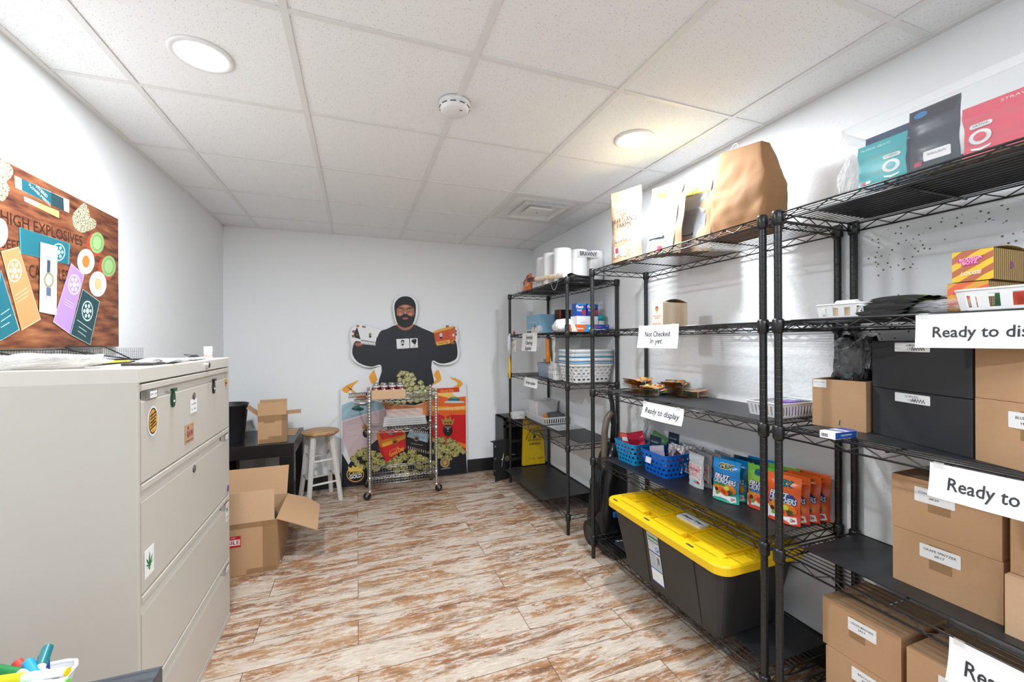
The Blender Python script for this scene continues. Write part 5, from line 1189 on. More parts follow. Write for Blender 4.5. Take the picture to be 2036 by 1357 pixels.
# ------------------------------------------------------------------ unit 2 (middle)
liner('black plastic liner on the third shelf of the middle unit', 1.45, 1.795, 1.14, 2.23, U1[2])
liner('black plastic liner under the blue baskets and pouches', 1.46, 1.795, 1.14, 2.25, U1[3])
liner('black plastic liner on the bottom shelf of the middle unit under the tote', 1.47, 1.795, 1.14, 2.16, U1[4])
KR = speckle_mat('kraft_print', [hexc('80614a'), hexc('9a7b60'), hexc('a8896e'), hexc('9e7f65')], 160, .7)
KRP = mat('kraft_plain', hexc('a98a6d'), .75)
PALE = mat('pale_label', hexc('9c9e98'), .5); SILV = mat('silver_pouch', hexc('868a90'), .35)
def kraft_pouch(label, x, y, ang, w, h, g, style, lean=0, lean2=0, seed=0):
    t = thing('kraft_pouch', label, 'pouch', (x, y, U1[0]+.005), (lean, lean2, -PI/2+ang))
    mb, sf = pouch(w, h, g, KR if style != 1 else KRP, KR, wob=1, seed=seed, nu=34, nv=40)
    mb.build('pouch_body', t)
    k = MB()
    if style == 0:
        onsurf(k, sf, rect(-w*.40, w*.42, .0, h*.24), KRP if False else KR, .0008); onsurf(k, sf, rect(-w*.47, w*.47, h*.23, h*.40), PALE, .0012)
        textsurf(k, sf, 'HEARTLAND', -w*.02, h*.57, .026, H('3a3430'), w=w*.80, off=.0015); textsurf(k, sf, 'FARMS', w*.0, h*.50, .026, H('3a3430'), w=w*.45, off=.0015); textsurf(k, sf, 'OF', 0, h*.645, .022, H('3a3430'), off=.0015)
        k.tube([(x_, sf(x_, h*.70)-.0015, h*.70) for x_ in (-w*.25, 0, w*.25)], .0009, H('3a3430'), 4)
        textsurf(k, sf, 'TOXIC', -w*.05, h*.335, .016, H('3a3430'), w=w*.35, off=.002); textsurf(k, sf, 'COCKTAIL', -w*.05, h*.285, .016, H('3a3430'), w=w*.5, off=.002)
        onsurf(k, sf, rect(-w*.30, w*.10, h*.07, h*.21), PAPER, .0014); onsurf(k, sf, rect(-w*.26, -w*.14, h*.12, h*.195), H('c2304a'), .0018); textsurf(k, sf, 'THC', w*-.03, h*.155, .012, H('c2304a'), off=.0018)
        textsurf(k, sf, 'CANNABIS', -w*.1, h*.09, .006, INK, off=.0018)
    else:
        onsurf(k, sf, rect(-w*.40, w*.36, h*.02, h*.80), SILV, .001)
        onsurf(k, sf, [(-w*.42, h*.80), (w*.40, h*.80), (w*.42, h*.94), (-w*.40, h*.92)], PAPER, .0012)
        for sx in (-1, 1): onsurf(k, sf, rect(-w*.19, w*.17, h*.80, h*.915), H('e6dc2c', .5), .0016, ox=sx*w*.205); 
        for sx in (-1, 1):
            for q in range(3): onsurf(k, sf, rect(-w*.14, w*.13, h*(.825+.025*q), h*(.832+.025*q)), H('5c5a20'), .002, ox=sx*w*.2)
        onsurf(k, sf, rect(-w*.37, w*.33, h*.52, h*.79), mat('silver_light', hexc('9fa4a8'), .35), .0014)
        for q in range(5): textsurf(k, sf, 'WARNING THIS PRODUCT IS NOT APPROVED BY THE FDA', -w*.02, h*(.50-.03*q), .006, H('77777a'), w=w*(.62-.05*(q % 2)), off=.0018)
        onsurf(k, sf, rect(-w*.33, w*.13, h*.225, h*.255), INK, .0018); textsurf(k, sf, 'SATIVA DOMINANT', -w*.1, h*.24, .007, PAPER, w=w*.4, off=.0024)
        for q in range(3): textsurf(k, sf, 'DO NOT CONSUME BEFORE DRIVING', -w*.06, h*(.19-.03*q), .006, H('77777a'), w=w*.5, off=.0018)
        onsurf(k, sf, rect(-w*.02, w*.10, h*.03, h*.11), H('c2304a'), .0018)
    o = k.build('printed_label', t); return t
kraft_pouch('kraft pouch with pale band and farm lettering, leftmost on the top shelf', 1.475, 2.03, .45, .195, .435, .085, 0, -.05, -.03, 1)
kraft_pouch('kraft pouch showing its silver back label and yellow warning labels', 1.535, 1.80, .15, .235, .385, .075, 1, -.08, .06, 2)
kraft_pouch('kraft pouch with yellow label tucked right behind the silver labelled one', 1.635, 1.715, .3, .22, .39, .06, 1, -.10, .05, 3)
# brown paper bag
KP = mat('brown_paper', hexc('9c724c'), .8, noise=.08, nscale=10, bump=.5, bscale=14)
t = thing('paper_bag', 'large brown paper grocery bag standing on the top shelf of the middle unit', 'paper bag', (1.592, 1.335, U1[0]+.001), -PI/2+.06)
def bagfn(flat):
    W0, D0, Hb = .252, .135, .40
    def f(u, v):
        per = 2*(W0+D0); s = u*per; 
        if s < W0: x, y = -W0/2+s, -D0/2
        elif s < W0+D0: x, y = W0/2, -D0/2+(s-W0)
        elif s < 2*W0+D0: x, y = W0/2-(s-W0-D0), D0/2
        else: x, y = -W0/2, D0/2-(s-2*W0-D0)
        pinch = 1-.62*max(0, v-.45)/.55; wx = 1+.05*math.sin(PI*v)-(.22*max(0, v-.5)/.5)
        P3 = Vector((x*9, y*9, v*3.2)); fold_ = (1-abs(MN.noise(P3+Vector((3, 1, 7))))*2.6); cr_ = (.007*fold_+.010*MN.noise(P3*.6)+.003*(1-abs(MN.noise(P3*2.5))*2.6))*math.sin(PI*min(1, .12+v*.9))
        taper_b = .86+.14*min(1, v*5)
        lx = -.01+.03*v if x > 0 else 0
        return (x*wx*taper_b+cr_*.6-.012*v, y*pinch*taper_b+cr_, v*Hb*(1-.07*(.5+x/W0)*v))
    return f
mb = MB().grid(bagfn(0), 48, 26, KP, closeu=True); mb.build('bag_body', t, solid=.0012)
MB().bx(-.118, .118, -.076, .076, .001, .003, KP).build('bag_bottom', t)
t = thing('hanging_ring', 'small white wire ring clipped to the top of the brown paper bag', 'ring', (1.60, 1.40, U1[0]+.385), 0)
MB().tube([(0, .020*math.cos(a), .022+.026*math.sin(a)) for a in [2*PI*k/16 for k in range(16)]], .0022, mat('white_wire', (.8, .8, .8), .3), 6, closed=True).build('ring', t)
# small kraft carton
def art_heart(k, F_, w, h):
    c = H('c98a5a'); g = H('8a7a6c')
    k.prism(disc(.012, sy=1.1, c=(w*.45, h*.70)), 0, .0003, c, F_); k.prism([(w*.33, h*.7), (w*.36, h*.84), (w*.43, h*.76)], 0, .0003, c, F_).prism([(w*.47, h*.76), (w*.54, h*.84), (w*.57, h*.7)], 0, .0003, c, F_)
    k.text('OF', F_ @ T((w*.47, h*.555, .0004)), .006, g); k.text('HEARTLAND', F_ @ T((w*.47, h*.44, .0004)), .008, c, w=w*.78); k.text('FARMS', F_ @ T((w*.47, h*.36, .0004)), .008, c, w=w*.42)
    k.text('DISPENSARY', F_ @ T((w*.47, h*.15, .0004)), .007, c, w=w*.78); k.text('EDITION', F_ @ T((w*.47, h*.08, .0004)), .007, c, w=w*.6)
WOODC = speckle_mat('wood_print', [hexc('b99c7c'), hexc('cdb89c'), hexc('d9c9b2')], 14, .6, stretch=(1, 1, .12))
t = thing('display_box', 'small wood patterned carton behind the Not Checked In yet sign', 'box', (1.50, 1.84, U1[1]), -PI/2)
w, d, h = .085, .162, .145
mb = MB().bx(0, w, 0, d, 0, h-.012, WOODC).bx(0, w, 0, .001, h-.012, h, KRP); mb.build('box_body', t, bevel=.0006)
k = MB(); k.prism(rect(.001, w-.001, .001, h-.001), 0, .0002, mat('cream_card', hexc('e2d8cc'), .6), FY((0, -.0002, 0))); art_heart(k, FY((0, -.0006, 0)), w, h); k.build('printed_front', t)
MB().grid(lambda u, v: (w*(1-v)+.0, .002+u*(d-.004), h-.012+.0*v+.018*math.sin(PI*min(1, u*1.0))*(1-.3*v)+.001), 12, 6, KRP).build('lid_flap', t, solid=.001)
sign('white sign reading Not Checked In yet', 1.815, 1.525, 1.452, 1.338, ['Not Checked', 'In yet'], .026, .02, [.178, .085])
sign('white sign reading Ready to display on the middle unit', 1.78, 1.495, 1.062, .985, ['Ready to display'], .026, .03, [.235])
# foil packets, banded bundles
FOILS = [speckle_mat('foil_fruit_a', [hexc('8a2418'), hexc('d9732a'), hexc('e9b53a'), hexc('4f7a4a'), hexc('b53a2a')], 55, .25, 'vor'), speckle_mat('foil_fruit_b', [hexc('e6d36a'), hexc('58a9a4'), hexc('e2865a'), hexc('e9e2c8'), hexc('6f9a4a')], 50, .25, 'vor'), speckle_mat('foil_fruit_c', [hexc('3c5a3a'), hexc('c9a24a'), hexc('d9642f'), hexc('9dbcc0')], 60, .25, 'vor')]
def bundle(label, x, y, z, rz, n, w, l, mts, seed):
    t = thing('packet_bundle', label, 'packets', (x, y, z), rz, 'banded bundles of foil packets'); rr = random.Random(seed)
    for k in range(n):
        a = rr.uniform(-.25, .25); m_ = mts[k % len(mts)]; th_ = .0075
        def f(s):
            return lambda u, v: ((u-.5)*w, (v-.5)*l, .0015+k*th_+s*.003*math.sin(PI*u)*math.sin(PI*v)+.014*(abs(2*v-1)**2)*(.3+.14*k)+.0)
        mb = MB().grid(f(1), 8, 10, m_, Rz(a)); mb.grid(lambda u, v: f(-1)(1-u, v), 8, 10, m_, Rz(a)); mb.build('packet', t)
    hh = n*.0075+.004
    MB().tube([(-w/2-.002, 0, .001), (-w/2-.002, 0, hh), (0, 0, hh+.004), (w/2+.002, 0, hh), (w/2+.002, 0, .001)], .0013, PAPER, 6).build('rubber_band', t)
    return t
zz = U1[2]+LT_
bundle('bundle of red orange foil packets, farthest left on the third shelf', 1.60, 2.10, zz, -PI/2+.3, 9, .11, .16, [FOILS[0]], 1)
bundle('bundle of bright yellow and teal foil packets nearest the shelf front', 1.55, 1.93, zz, -PI/2-.25+.6, 6, .11, .17, [FOILS[1], FOILS[1], FOILS[0]], 2)
bundle('bundle of mixed green and orange packets behind the bright one', 1.735, 1.95, zz, -PI/2+.5, 8, .11, .16, [FOILS[2], FOILS[0]], 3)
bundle('low bundle of foil packets, rightmost of the four bundles', 1.72, 1.79, zz, -PI/2-.1, 5, .10, .14, [FOILS[2], FOILS[1]], 4)
make_basket('storage_basket', 'white slotted basket of small packages beside the middle posts', 'basket', (1.665, 1.225, zz), -PI/2, .15, .25, .055, WP, kind='slot', cols=44, r=.012, taper=.92)
for i, (c_, x, y, w, d, h, lab) in enumerate([('7b5aa8', 1.66, 1.20, .07, .06, .056, 'purple printed box in the white slotted basket'), ('1a1a1e', 1.725, 1.195, .05, .05, .052, 'black small box in the white slotted basket'), ('b8cfd2', 1.745, 1.26, .05, .05, .05, 'pale blue small box in the white slotted basket'), ('a08c80', 1.60, 1.225, .05, .08, .046, 'tan small box in the white slotted basket')]):
    tag(MB().bx(-w/2, w/2, -d/2, d/2, 0, h, H(c_, .4)).build('small_box', loc=(x, y, zz+.004), bevel=.001), lab, 'box')
# blue baskets
BC = mat('cyan_plastic', hexc('1f93d0'), .25); BB_ = mat('blue_plastic', hexc('1268cf'), .25)
z4 = U1[3]+LT_
make_basket('plastic_basket', 'light blue dotted basket at the left end of the fourth shelf', 'basket', (1.655, 2.135, z4), -PI/2, .205, .275, .125, BC, kind='dot', cols=28, rows=4, r=.025, taper=.84, group=None)
t = make_basket('plastic_basket', 'deeper blue dotted basket with a blank white sticker', 'basket', (1.665, 1.885, z4), -PI/2, .215, .275, .125, BB_, kind='dot', cols=28, rows=4, r=.025, taper=.84)
o = MB().prism(rrect(.045, .032, .003), 0, .0008, PAPER, FY((0, 0, 0))).build('white_sticker', t, loc=(-.03, -.1345, .075)); o.rotation_euler = (R(-9), 0, 0)
def flatpouch(name, label, cat, x, y, z, rz, w, h, mt, g=.02, art=None, group=None, lean=0, seed=0, roll=0, bmt=None):
    t = thing(name, label, cat, (x, y, z), (lean, roll, rz), group); mb, sf = pouch(w, h, g, mt, bmt, wob=.6, seed=seed); mb.build('pouch_body', t)
    if art: k = MB(); art(k, sf, w, h); k.build('printed_front', t)
    return t
zb = z4+.004; A2 = -PI/2
PFILM = mat('clear_pouch_film', (.9, .92, .92), .1, alpha=.35, bump=.5, bscale=40)
flatpouch('foil_pouch', 'red edged foil pouch leaning at the far corner of the light blue basket', 'pouch', 1.60, 2.20, zb+.03, A2+.5, .11, .125, H('c22b38', .35), art=lambda k, s, w, h: (onsurf(k, s, rect(-w*.4, w*.4, h*.85, h*.95), H('d9653a')), onsurf(k, s, rect(-w*.3, w*.4, h*.6, h*.8), PAPER, .001)))
flatpouch('foil_pouch', 'teal foil pouch in the light blue basket', 'pouch', 1.615, 2.15, zb+.012, A2+.1, .10, .14, H('1e7f92', .3), lean=-.2, roll=.25)
flatpouch('foil_pouch', 'glossy crimson foil pouch in the light blue basket', 'pouch', 1.615, 2.085, zb+.02, A2+.35, .12, .165, mat('crimson_foil', hexc('b3223e'), .18, .4, bump=.8, bscale=25), g=.055, roll=-.3)
flatpouch('foil_pouch', 'green foil pouch behind the crimson one', 'pouch', 1.70, 2.075, zb+.01, A2+.2, .11, .175, H('4f7f52', .3), g=.03, roll=.3)
flatpouch('foil_pouch', 'sea blue pouch at the near end of the light blue basket', 'pouch', 1.73, 2.03, zb, A2-.2, .06, .13, H('2c93a8', .3), g=.02)
crumple('plastic_bag', 'tall clear plastic bag of dark green packets in the light blue basket', 'plastic bag', (1.69, 2.165, zb+.0), .065, .07, .27, mat('clear_film_thick', (.92, .93, .93), .12, alpha=.42), 31, .16)
crumple('green_packets', 'dark green packets inside the tall clear bag', 'packets', (1.69, 2.165, zb+.006), .035, .035, .15, H('27402f', .35), 33, .25)
NAVY = H('15263f', .4)
def art_navy(k, s, w, h):
    textsurf(k, s, 'GLASS CRUSHERS', 0, h*.80, .007, H('a9b4c4'), w=w*.7)
    for q in range(4): textsurf(k, s, 'CBD GUMMY', -w*.05, h*(.66-.09*q), .009, H('a9b4c4'), w=w*.4)
flatpouch('navy_pouch', 'navy printed pouch at the front left of the blue basket', 'pouch', 1.605, 1.945, zb+.03, A2, .095, .16, NAVY, art=art_navy)
flatpouch('navy_pouch', 'second navy printed pouch farther back in the blue basket', 'pouch', 1.70, 1.905, zb+.045, A2, .085, .165, NAVY, art=art_navy)
PLD = H('b9b4c4', .3)
flatpouch('foil_pouch', 'lilac and blue foil pouch lying over the front rim of the blue basket', 'pouch', 1.580, 1.885, zb+.035, A2+.2, .10, .115, PLD, g=.015, lean=-.1, roll=-.25, art=lambda k, s, w, h: onsurf(k, s, rect(-w*.45, w*.45, 0, h*.4), H('3f7fc9', .35)))
flatpouch('foil_pouch', 'dark maroon packet in the middle of the blue basket', 'pouch', 1.625, 1.835, zb+.02, A2-.2, .075, .115, H('4a2836', .3), g=.015, lean=-.2, roll=.35)
HOLO = speckle_mat('holographic_foil', [hexc('8c8a94'), hexc('d9d6dc'), hexc('f2f0ea'), hexc('a9a0b0'), hexc('d6c2a0'), hexc('7f9aa8')], 110, .18, 'vor')
for i in range(7):
    flatpouch('foil_pouch', 'silver holographic foil pouch standing in the blue basket, %s in its row' % ('first', 'second', 'third', 'fourth', 'fifth', 'sixth', 'seventh')[i], 'pouch', 1.645+.021*i, 1.845-.004*i, zb+.02+.006*math.sin(i*2.3), A2+.12*math.sin(i*1.7), .125, .135-.002*i, HOLO, g=.014, lean=-.16, roll=.12*math.sin(i*2.9), group='silver foil pouches in the blue basket', seed=i)
# clear pouches with red label
RL = speckle_mat('red_text_label', [hexc('b03038'), hexc('d98a88'), hexc('ece0de'), hexc('c04a4a')], 170, .5)
def art_red(k, s, w, h):
    onsurf(k, s, rect(-w*.42, w*.42, h*.12, h*.68), PAPER, .001); onsurf(k, s, rect(-w*.36, w*.38, h*.22, h*.65), RL, .0014); textsurf(k, s, 'UNFLAVORED', 0, h*.52, .010, H('9c2830'), w=w*.6, off=.002); onsurf(k, s, rect(w*.05, w*.15, h*.13, h*.2), H('6fb3bd'), .0014); onsurf(k, s, rect(w*.22, w*.34, h*.13, h*.2), H('b5263a'), .0014)
for i, (x, y) in enumerate([(1.625, 1.66), (1.672, 1.655), (1.720, 1.645), (1.768, 1.63)]):
    flatpouch('clear_pouch', 'clear pouch with dense red printed label, %s from the shelf front' % ('first', 'second', 'third', 'fourth')[i], 'pouch', x+.0, y-.0, z4+.001, A2-.15, .115, .165, PFILM if i else mat('clear_pouch_front', (.85, .88, .90), .1, alpha=.55, bump=.4, bscale=30), g=.04, art=art_red, group='clear pouches with red labels', seed=i, bmt=mat('grey_pouch_back', (.45, .46, .47), .3))
# fruit pouches
def fruit_art(top, mid, word, gsx, gsxo, wc):
    def f(k, s, w, h):
        # brand word on the header
        textsurf(k, s, 'GSX', -w*.0, h*.83, .0215, gsxo, w=w*.56, bold=.09, off=.0010); textsurf(k, s, 'GSX', 0, h*.83, .0195, gsx, w=w*.52, bold=.02, off=.0016)
        onsurf(k, s, [(-w*.46, h*.02), (w*.30, h*.0+.004), (w*.44, h*.05), (w*.40, h*.17), (w*.05, h*.17), (-w*.25, h*.20), (-w*.47, h*.30)], H('ecebe8', .4), .0010)
        onsurf(k, s, ell2(-w*.18, h*.30, w*.24, h*.09), H('d98a2e', .4), .0014); onsurf(k, s, ell2(w*.22, h*.32, w*.20, h*.11, -.5), H('e07a25', .4), .0016)
        onsurf(k, s, ell2(-w*.0, h*.24, w*.20, h*.075, -.5), H('e2642a', .4), .0020); onsurf(k, s, ell2(w*.01, h*.24, w*.10, h*.04, -.5), H('b8321c', .4), .0024)
        onsurf(k, s, ell2(-w*.27, h*.25, w*.07, h*.05), H('5a2016', .4), .0020); onsurf(k, s, ell2(-w*.22, h*.18, w*.08, h*.04, .5), H('7f9a48', .4), .0024); onsurf(k, s, ell2(w*.12, h*.34, w*.10, h*.055), H('c9d23c', .4), .0024)
        for q in range(9):
            a = -1.3+q*.42; k.tube([(w*.18, s(w*.18, h*.25)-.003, h*.25), (w*.18+math.cos(a)*w*.17, s(w*.18, h*.25)-.0035, h*.25+math.sin(a)*h*.075)], [.0032, .0008], H('2a5a32', .5), 4)
        onsurf(k, s, [(-w*.36, h*.36), (w*.30, h*.36), (w*.42, h*.50), (w*.28, h*.62), (-w*.34, h*.62), (-w*.44, h*.48)], H('24408c', .4), .0012) if wc else None
        textsurf(k, s, 'FRUIT', -w*.12, h*.575, .0205, H('1c2f6a'), w=w*.60, bold=.06, shear=.25, off=.0014); textsurf(k, s, 'FRUIT', -w*.12, h*.575, .0195, PAPER, w=w*.57, bold=.025, shear=.25, off=.0020)
        textsurf(k, s, 'CRUNCHERS', -w*.0, h*.475, .0215, H('1c2f6a'), w=w*.82, bold=.06, shear=.15, off=.0014); textsurf(k, s, 'CRUNCHERS', 0, h*.475, .0205, H('dfe3ea', .4), w=w*.79, bold=.02, shear=.15, off=.0020)
        textsurf(k, s, word[0], -w*.1, h*.40, .010, word[1], w=w*.38, bold=.04, off=.0026)
        textsurf(k, s, 'Q+', w*.33, h*.10, .012, H('b5263a'), w=w*.12, bold=.02, off=.0018); textsurf(k, s, '10 Pieces', -w*.05, h*.075, .006, INK, w=w*.22, off=.0018)
    return f
def ell2(cx_, cy_, a, b, rot=0, n=14): return [(cx_+a*math.cos(2*PI*k/n)*math.cos(rot)-b*math.sin(2*PI*k/n)*math.sin(rot), cy_+a*math.cos(2*PI*k/n)*math.sin(rot)+b*math.sin(2*PI*k/n)*math.cos(rot)) for k in range(n)]
def grad_mat(name, stops):
    m, nt, b = new_mat(name); N = nt.nodes; L = nt.links
    tc = N.new('ShaderNodeTexCoord'); sx = N.new('ShaderNodeSeparateXYZ'); L.new(tc.outputs['Object'], sx.inputs[0])
    mm = N.new('ShaderNodeMath'); mm.operation = 'DIVIDE'; mm.inputs[1].default_value = .19; L.new(sx.outputs['Z'], mm.inputs[0])
    L.new(ramp(nt, mm.outputs[0], stops), b.inputs['Base Color']); b.inputs['Roughness'].default_value = .3; return m
MBLUE = grad_mat('blue_print', [(0, hexc('3fb59a')), (.25, hexc('1f9aa8')), (.55, hexc('1a7cc4')), (1, hexc('1187cf'))])
MTEAL = grad_mat('teal_print', [(0, hexc('3a9a8a')), (.3, hexc('1c7f8f')), (1, hexc('0f74b0'))])
MNAVY = grad_mat('navy_print', [(0, hexc('2f7f7a')), (.3, hexc('12303c')), (1, hexc('0f3a5c'))])
MGREEN = grad_mat('green_print', [(0, hexc('e2553a')), (.3, hexc('d8622f')), (.45, hexc('9cb83a')), (1, hexc('62b53f'))])
MORA = grad_mat('orange_print', [(0, hexc('e0452a')), (.5, hexc('e05a26')), (1, hexc('e4682a'))])
fa_blue = fruit_art(0, 0, ('RELAX', H('4a8a3a')), INK, H('d9d07a'), False)
fa_green = fruit_art(0, 0, ('BLISS', H('2f7fc9')), H('1b6f8a'), H('1c3f7a'), True)
fa_or = fruit_art(0, 0, ('BOOST', H('e09a2a')), H('1b9a94'), H('123f4a'), True)
fp = [(1.598, 1.457, MBLUE, fa_blue, 'blue fruit candy pouch at the front of the blue row'), (1.655, 1.462, MTEAL, fa_blue, 'blue fruit candy pouch second from the shelf front'), (1.716, 1.452, MNAVY, fa_blue, 'dark navy topped candy pouch third in the blue row'), (1.772, 1.415, MBLUE, fa_blue, 'blue candy pouch farthest back in the blue row'),
      (1.660, 1.325, MGREEN, fa_green, 'green candy pouch at the front of the green pair'), (1.752, 1.295, MGREEN, fa_green, 'green candy pouch standing behind the front green one'),
      (1.635, 1.208, MORA, fa_or, 'bright orange fruit candy pouch nearest the shelf front'), (1.686, 1.206, MORA, fa_or, 'orange fruit candy pouch second from the shelf front'), (1.735, 1.198, MORA, fa_or, 'orange fruit candy pouch third from the shelf front'), (1.785, 1.192, MORA, fa_or, 'orange fruit candy pouch farthest back against the wall')]
for i, (x, y, m_, ar, lab) in enumerate(fp):
    flatpouch('candy_pouch', lab, 'pouch', x, y, z4+.001, A2+.20-.02*(i % 3), .128, .188, m_, g=.042, art=ar, group='fruit candy pouches', lean=-.06+.02*(i % 2), seed=i)

# tote
TY = mat('tote_yellow', hexc('ecc015'), .38); TB_ = mat('tote_black', (.028, .027, .027), .42, noise=.1, nscale=200)
t = thing('storage_tote', 'big black storage tote with a yellow snap lid on the bottom shelf', 'storage tote', (1.545, 1.605, U1[4]+LT_), -PI/2)
def rringz(mb, lst, mt, n=6, smooth=False):
    vs = []; N = None
    for w, d, r, z in lst:
        p = rrect(w, d, r, n); N = len(p); vs += [(a, b, z) for a, b in p]
    mb.add(vs, [(i*N+k, i*N+(k+1) % N, (i+1)*N+(k+1) % N, (i+1)*N+k) for i in range(len(lst)-1) for k in range(N)], mt, None, smooth)
    return N, vs
mb = MB(); N, vs = rringz(mb, [(.60, .315, .03, 0), (.625, .335, .035, .02), (.745, .435, .05, .325)], TB_); mb.add([v for v in vs[:N]], [tuple(range(N-1, -1, -1))], TB_)
for x in (-.11, .22):
    mb.box((0, 0, 0), (.012, .006, .29), TB_, T((x, -.192, .17)) @ Rx(R(9.3)))
mb.build('tote_body', t)
mb = MB()
N, vs = rringz(mb, [(.79, .475, .055, .318), (.80, .485, .06, .322), (.80, .485, .06, .352), (.79, .475, .055, .360), (.70, .385, .045, .360), (.685, .37, .04, .342)], TY)
mb.add(vs[-N:], [tuple(range(N))], TY)
mb.build('lid', t, smooth=False)
k = MB()
for x in (-.3, -.1, .1, .3):
    k.box((x, 0, .347), (.006, .36, .012), TY)
for sx in (-1, 1):
    k.bx(-.30, .30, sx*.12-.003, sx*.12+.003, .342, .352, TY)
    for (x0, x1) in ((-.34, -.14), (-.06, .12), (.2, .34)): k.bx(x0, x1, sx*.165-.02, sx*.165+.02, .342, .364, TY)
k.build('lid_rib', t, bevel=.003)
for x in (-.33, -.07, .21):
    for sy in (-1, 1): MB().prism(rrect(.040, .012, .0055, 4, (x, sy*.218)), .3600, .3606, DS).build('slot', t)
mb = MB().bx(-.075, .075, -.03, .03, .3425, .3535, PAPER); mb.text('Shake / Tray', T((0, 0, .3537)), .018, H('3a3a44'), bold=.03, shear=.2, w=.12); o = mb.build('lid_label', t); o['label'] = 'white handwritten label'
k = MB(); F_ = T((-.035, -.1712, .03)) @ Rx(R(90+9.3)) @ T((0, .0, .0))
k.prism(rect(-.04, .04, .02, .275), .0, .001, mat('label_grey', hexc('c9cdd2'), .5), F_)
k.prism(rect(-.036, .038, .235, .262), .001, .0014, H('3f7a52'), F_); k.text('Greenmade', F_ @ T((0, .248, .0018)), .014, PAPER, bold=.02, w=.07)
k.prism(disc(.013, c=(.022, .205)), .001, .0014, H('2f6fae'), F_); k.text('27', F_ @ T((.022, .206, .0018)), .012, PAPER, bold=.04); k.text('STORAGE TOTE', F_ @ T((-.012, .226, .0014)), .006, H('24407a'), w=.04)
k.prism(rect(-.04, .04, .178, .184), .001, .0014, H('24407a'), F_); k.prism(rect(-.04, .04, .092, .098), .001, .0014, H('2f6fae'), F_); k.prism(rect(-.04, .04, .02, .09), .001, .0013, mat('label_white', (.82, .84, .86), .5), F_)
for q in range(8): k.prism(rect(-.036, .006 if q < 5 else .036, .168-.009*q, .171-.009*q), .001, .0014, H('8a8d92'), F_)
for q in range(6): k.prism(rect(.014+.003*q, .0155+.003*q, .13, .165), .001, .0014, INK, F_)
k.prism(rect(-.04, .04, .02, .028), .0013, .0016, H('24407a'), F_)
o = k.build('product_label', t); o['label'] = 'tall white and blue product label'

# carpet cleaner standing in the gap between the two shelving units
t = thing('carpet_cleaner', 'upright black carpet cleaner with a ribbed grey hose between the shelving units', 'carpet cleaner', (1.60, 2.44, 0))
mb = MB()
def sq(u, n=28): return [(math.copysign(abs(math.cos(2*PI*k/n))**.6, math.cos(2*PI*k/n)), math.copysign(abs(math.sin(2*PI*k/n))**.6, math.sin(2*PI*k/n))) for k in range(n)]
S_ = sq(0); prof = [(.09, .10, .045, 0, 0), (.115, .125, .12, .0, 0), (.11, .12, .30, .01, 0), (.10, .11, .45, .03, .0), (.075, .085, .58, .045, 0), (.04, .05, .68, .05, 0)]
vs = [(a*rx+ox, b*ry+oy, z) for rx, ry, z, ox, oy in prof for a, b in S_]; n_ = len(S_)
mb.add(vs, [(i*n_+k, i*n_+(k+1) % n_, (i+1)*n_+(k+1) % n_, (i+1)*n_+k) for i in range(len(prof)-1) for k in range(n_)]+[tuple(range(n_-1, -1, -1)), tuple((len(prof)-1)*n_+k for k in range(n_))], mat('gloss_black', (.014, .014, .016), .22), None, True)
mb.build('body', t)
MB().prism([(-.11, -.24), (.11, -.24), (.13, -.16), (.12, .08), (-.10, .08), (-.13, -.16)], .02, .075, BLKP).build('foot', t, bevel=.01)
mb = MB().text('BISSELL', frame((.025, -.128, .30), (1, 0, 0), (0, 0, 1)) @ Rx(0), .014, H('b9b9bd'), w=.07); mb.prism([(-.012, 0), (.012, 0), (.008, .022), (0, .03), (-.008, .022)], 0, .002, H('b3303a'), FY((.025, -.127, .325))); mb.prism(rect(-.03, .03, -.004, .004), 0, .002, H('b3303a'), FY((.025, -.127, .318))); o = mb.build('logo', t)
MB().box((.02, -.125, .235), (.10, .02, .035), H('1f6fc0', .3)).build('blue_panel', t, bevel=.004)
MB().tube([(.05, 0, .64), (.06, .0, .80), (.05, .0, .95), (.03, -.0, 1.02), (.02, -.03, 1.055)], [.020, .017, .016, .018, .019], BLKP, 14).build('handle', t)
hs = [(-.03, -.03, .50), (-.035, -.03, .62), (-.025, -.02, .76), (.0, -.01, .84), (.035, 0, .875), (.065, .01, .86), (.075, .02, .80)]
pts = []; 
for i in range(len(hs)-1):
    for j in range(14): pts.append(Vector(hs[i]).lerp(Vector(hs[i+1]), j/14))
for _ in range(6): pts = [pts[0]]+[(pts[i-1]+pts[i]*2+pts[i+1])/4 for i in range(1, len(pts)-1)]+[pts[-1]]
MB().tube(pts, [.0235 if i % 2 else .0205 for i in range(len(pts))], mat('bronze_hose', hexc('6a5f50'), .35), 14).build('hose', t)
for sx in (-1, 1): MB().cyl((-.10 if sx < 0 else .10, -.0, .082), (-.135 if sx < 0 else .135, 0, .082), .080, BLKP, n=36).cyl((sx*.135, 0, .082), (sx*.140, 0, .082), .055, mat('wheel_hub', (.03, .03, .03), .25), n=30).build('wheel', t, bevel=.006)
rr = random.Random(4)
k = MB()
for i in range(6):
    x = -.085-.006*i; k.tube([(x, -.06+.006*i, .52), (x-.01, -.08+.012*i, .40), (x-.012, -.075+.01*i, .25), (x, -.05+.008*i, .17), (x+.006, -.03+.01*i, .25), (x, -.02+.008*i, .42), (x, -.03, .52)], .0035, BLKP, 6)
k.build('power_cord', t)
MB().prism([(-.05, -.21), (.03, -.235), (.05, -.16), (-.03, -.14)], .0752, .0762, mat('white_label', (.75, .8, .88), .4)).build('info_label', t)
MB().box((.115, -.20, .09), (.05, .06, .05), H('1f8fd0', .3)).build('tank_cap', t, bevel=.012)

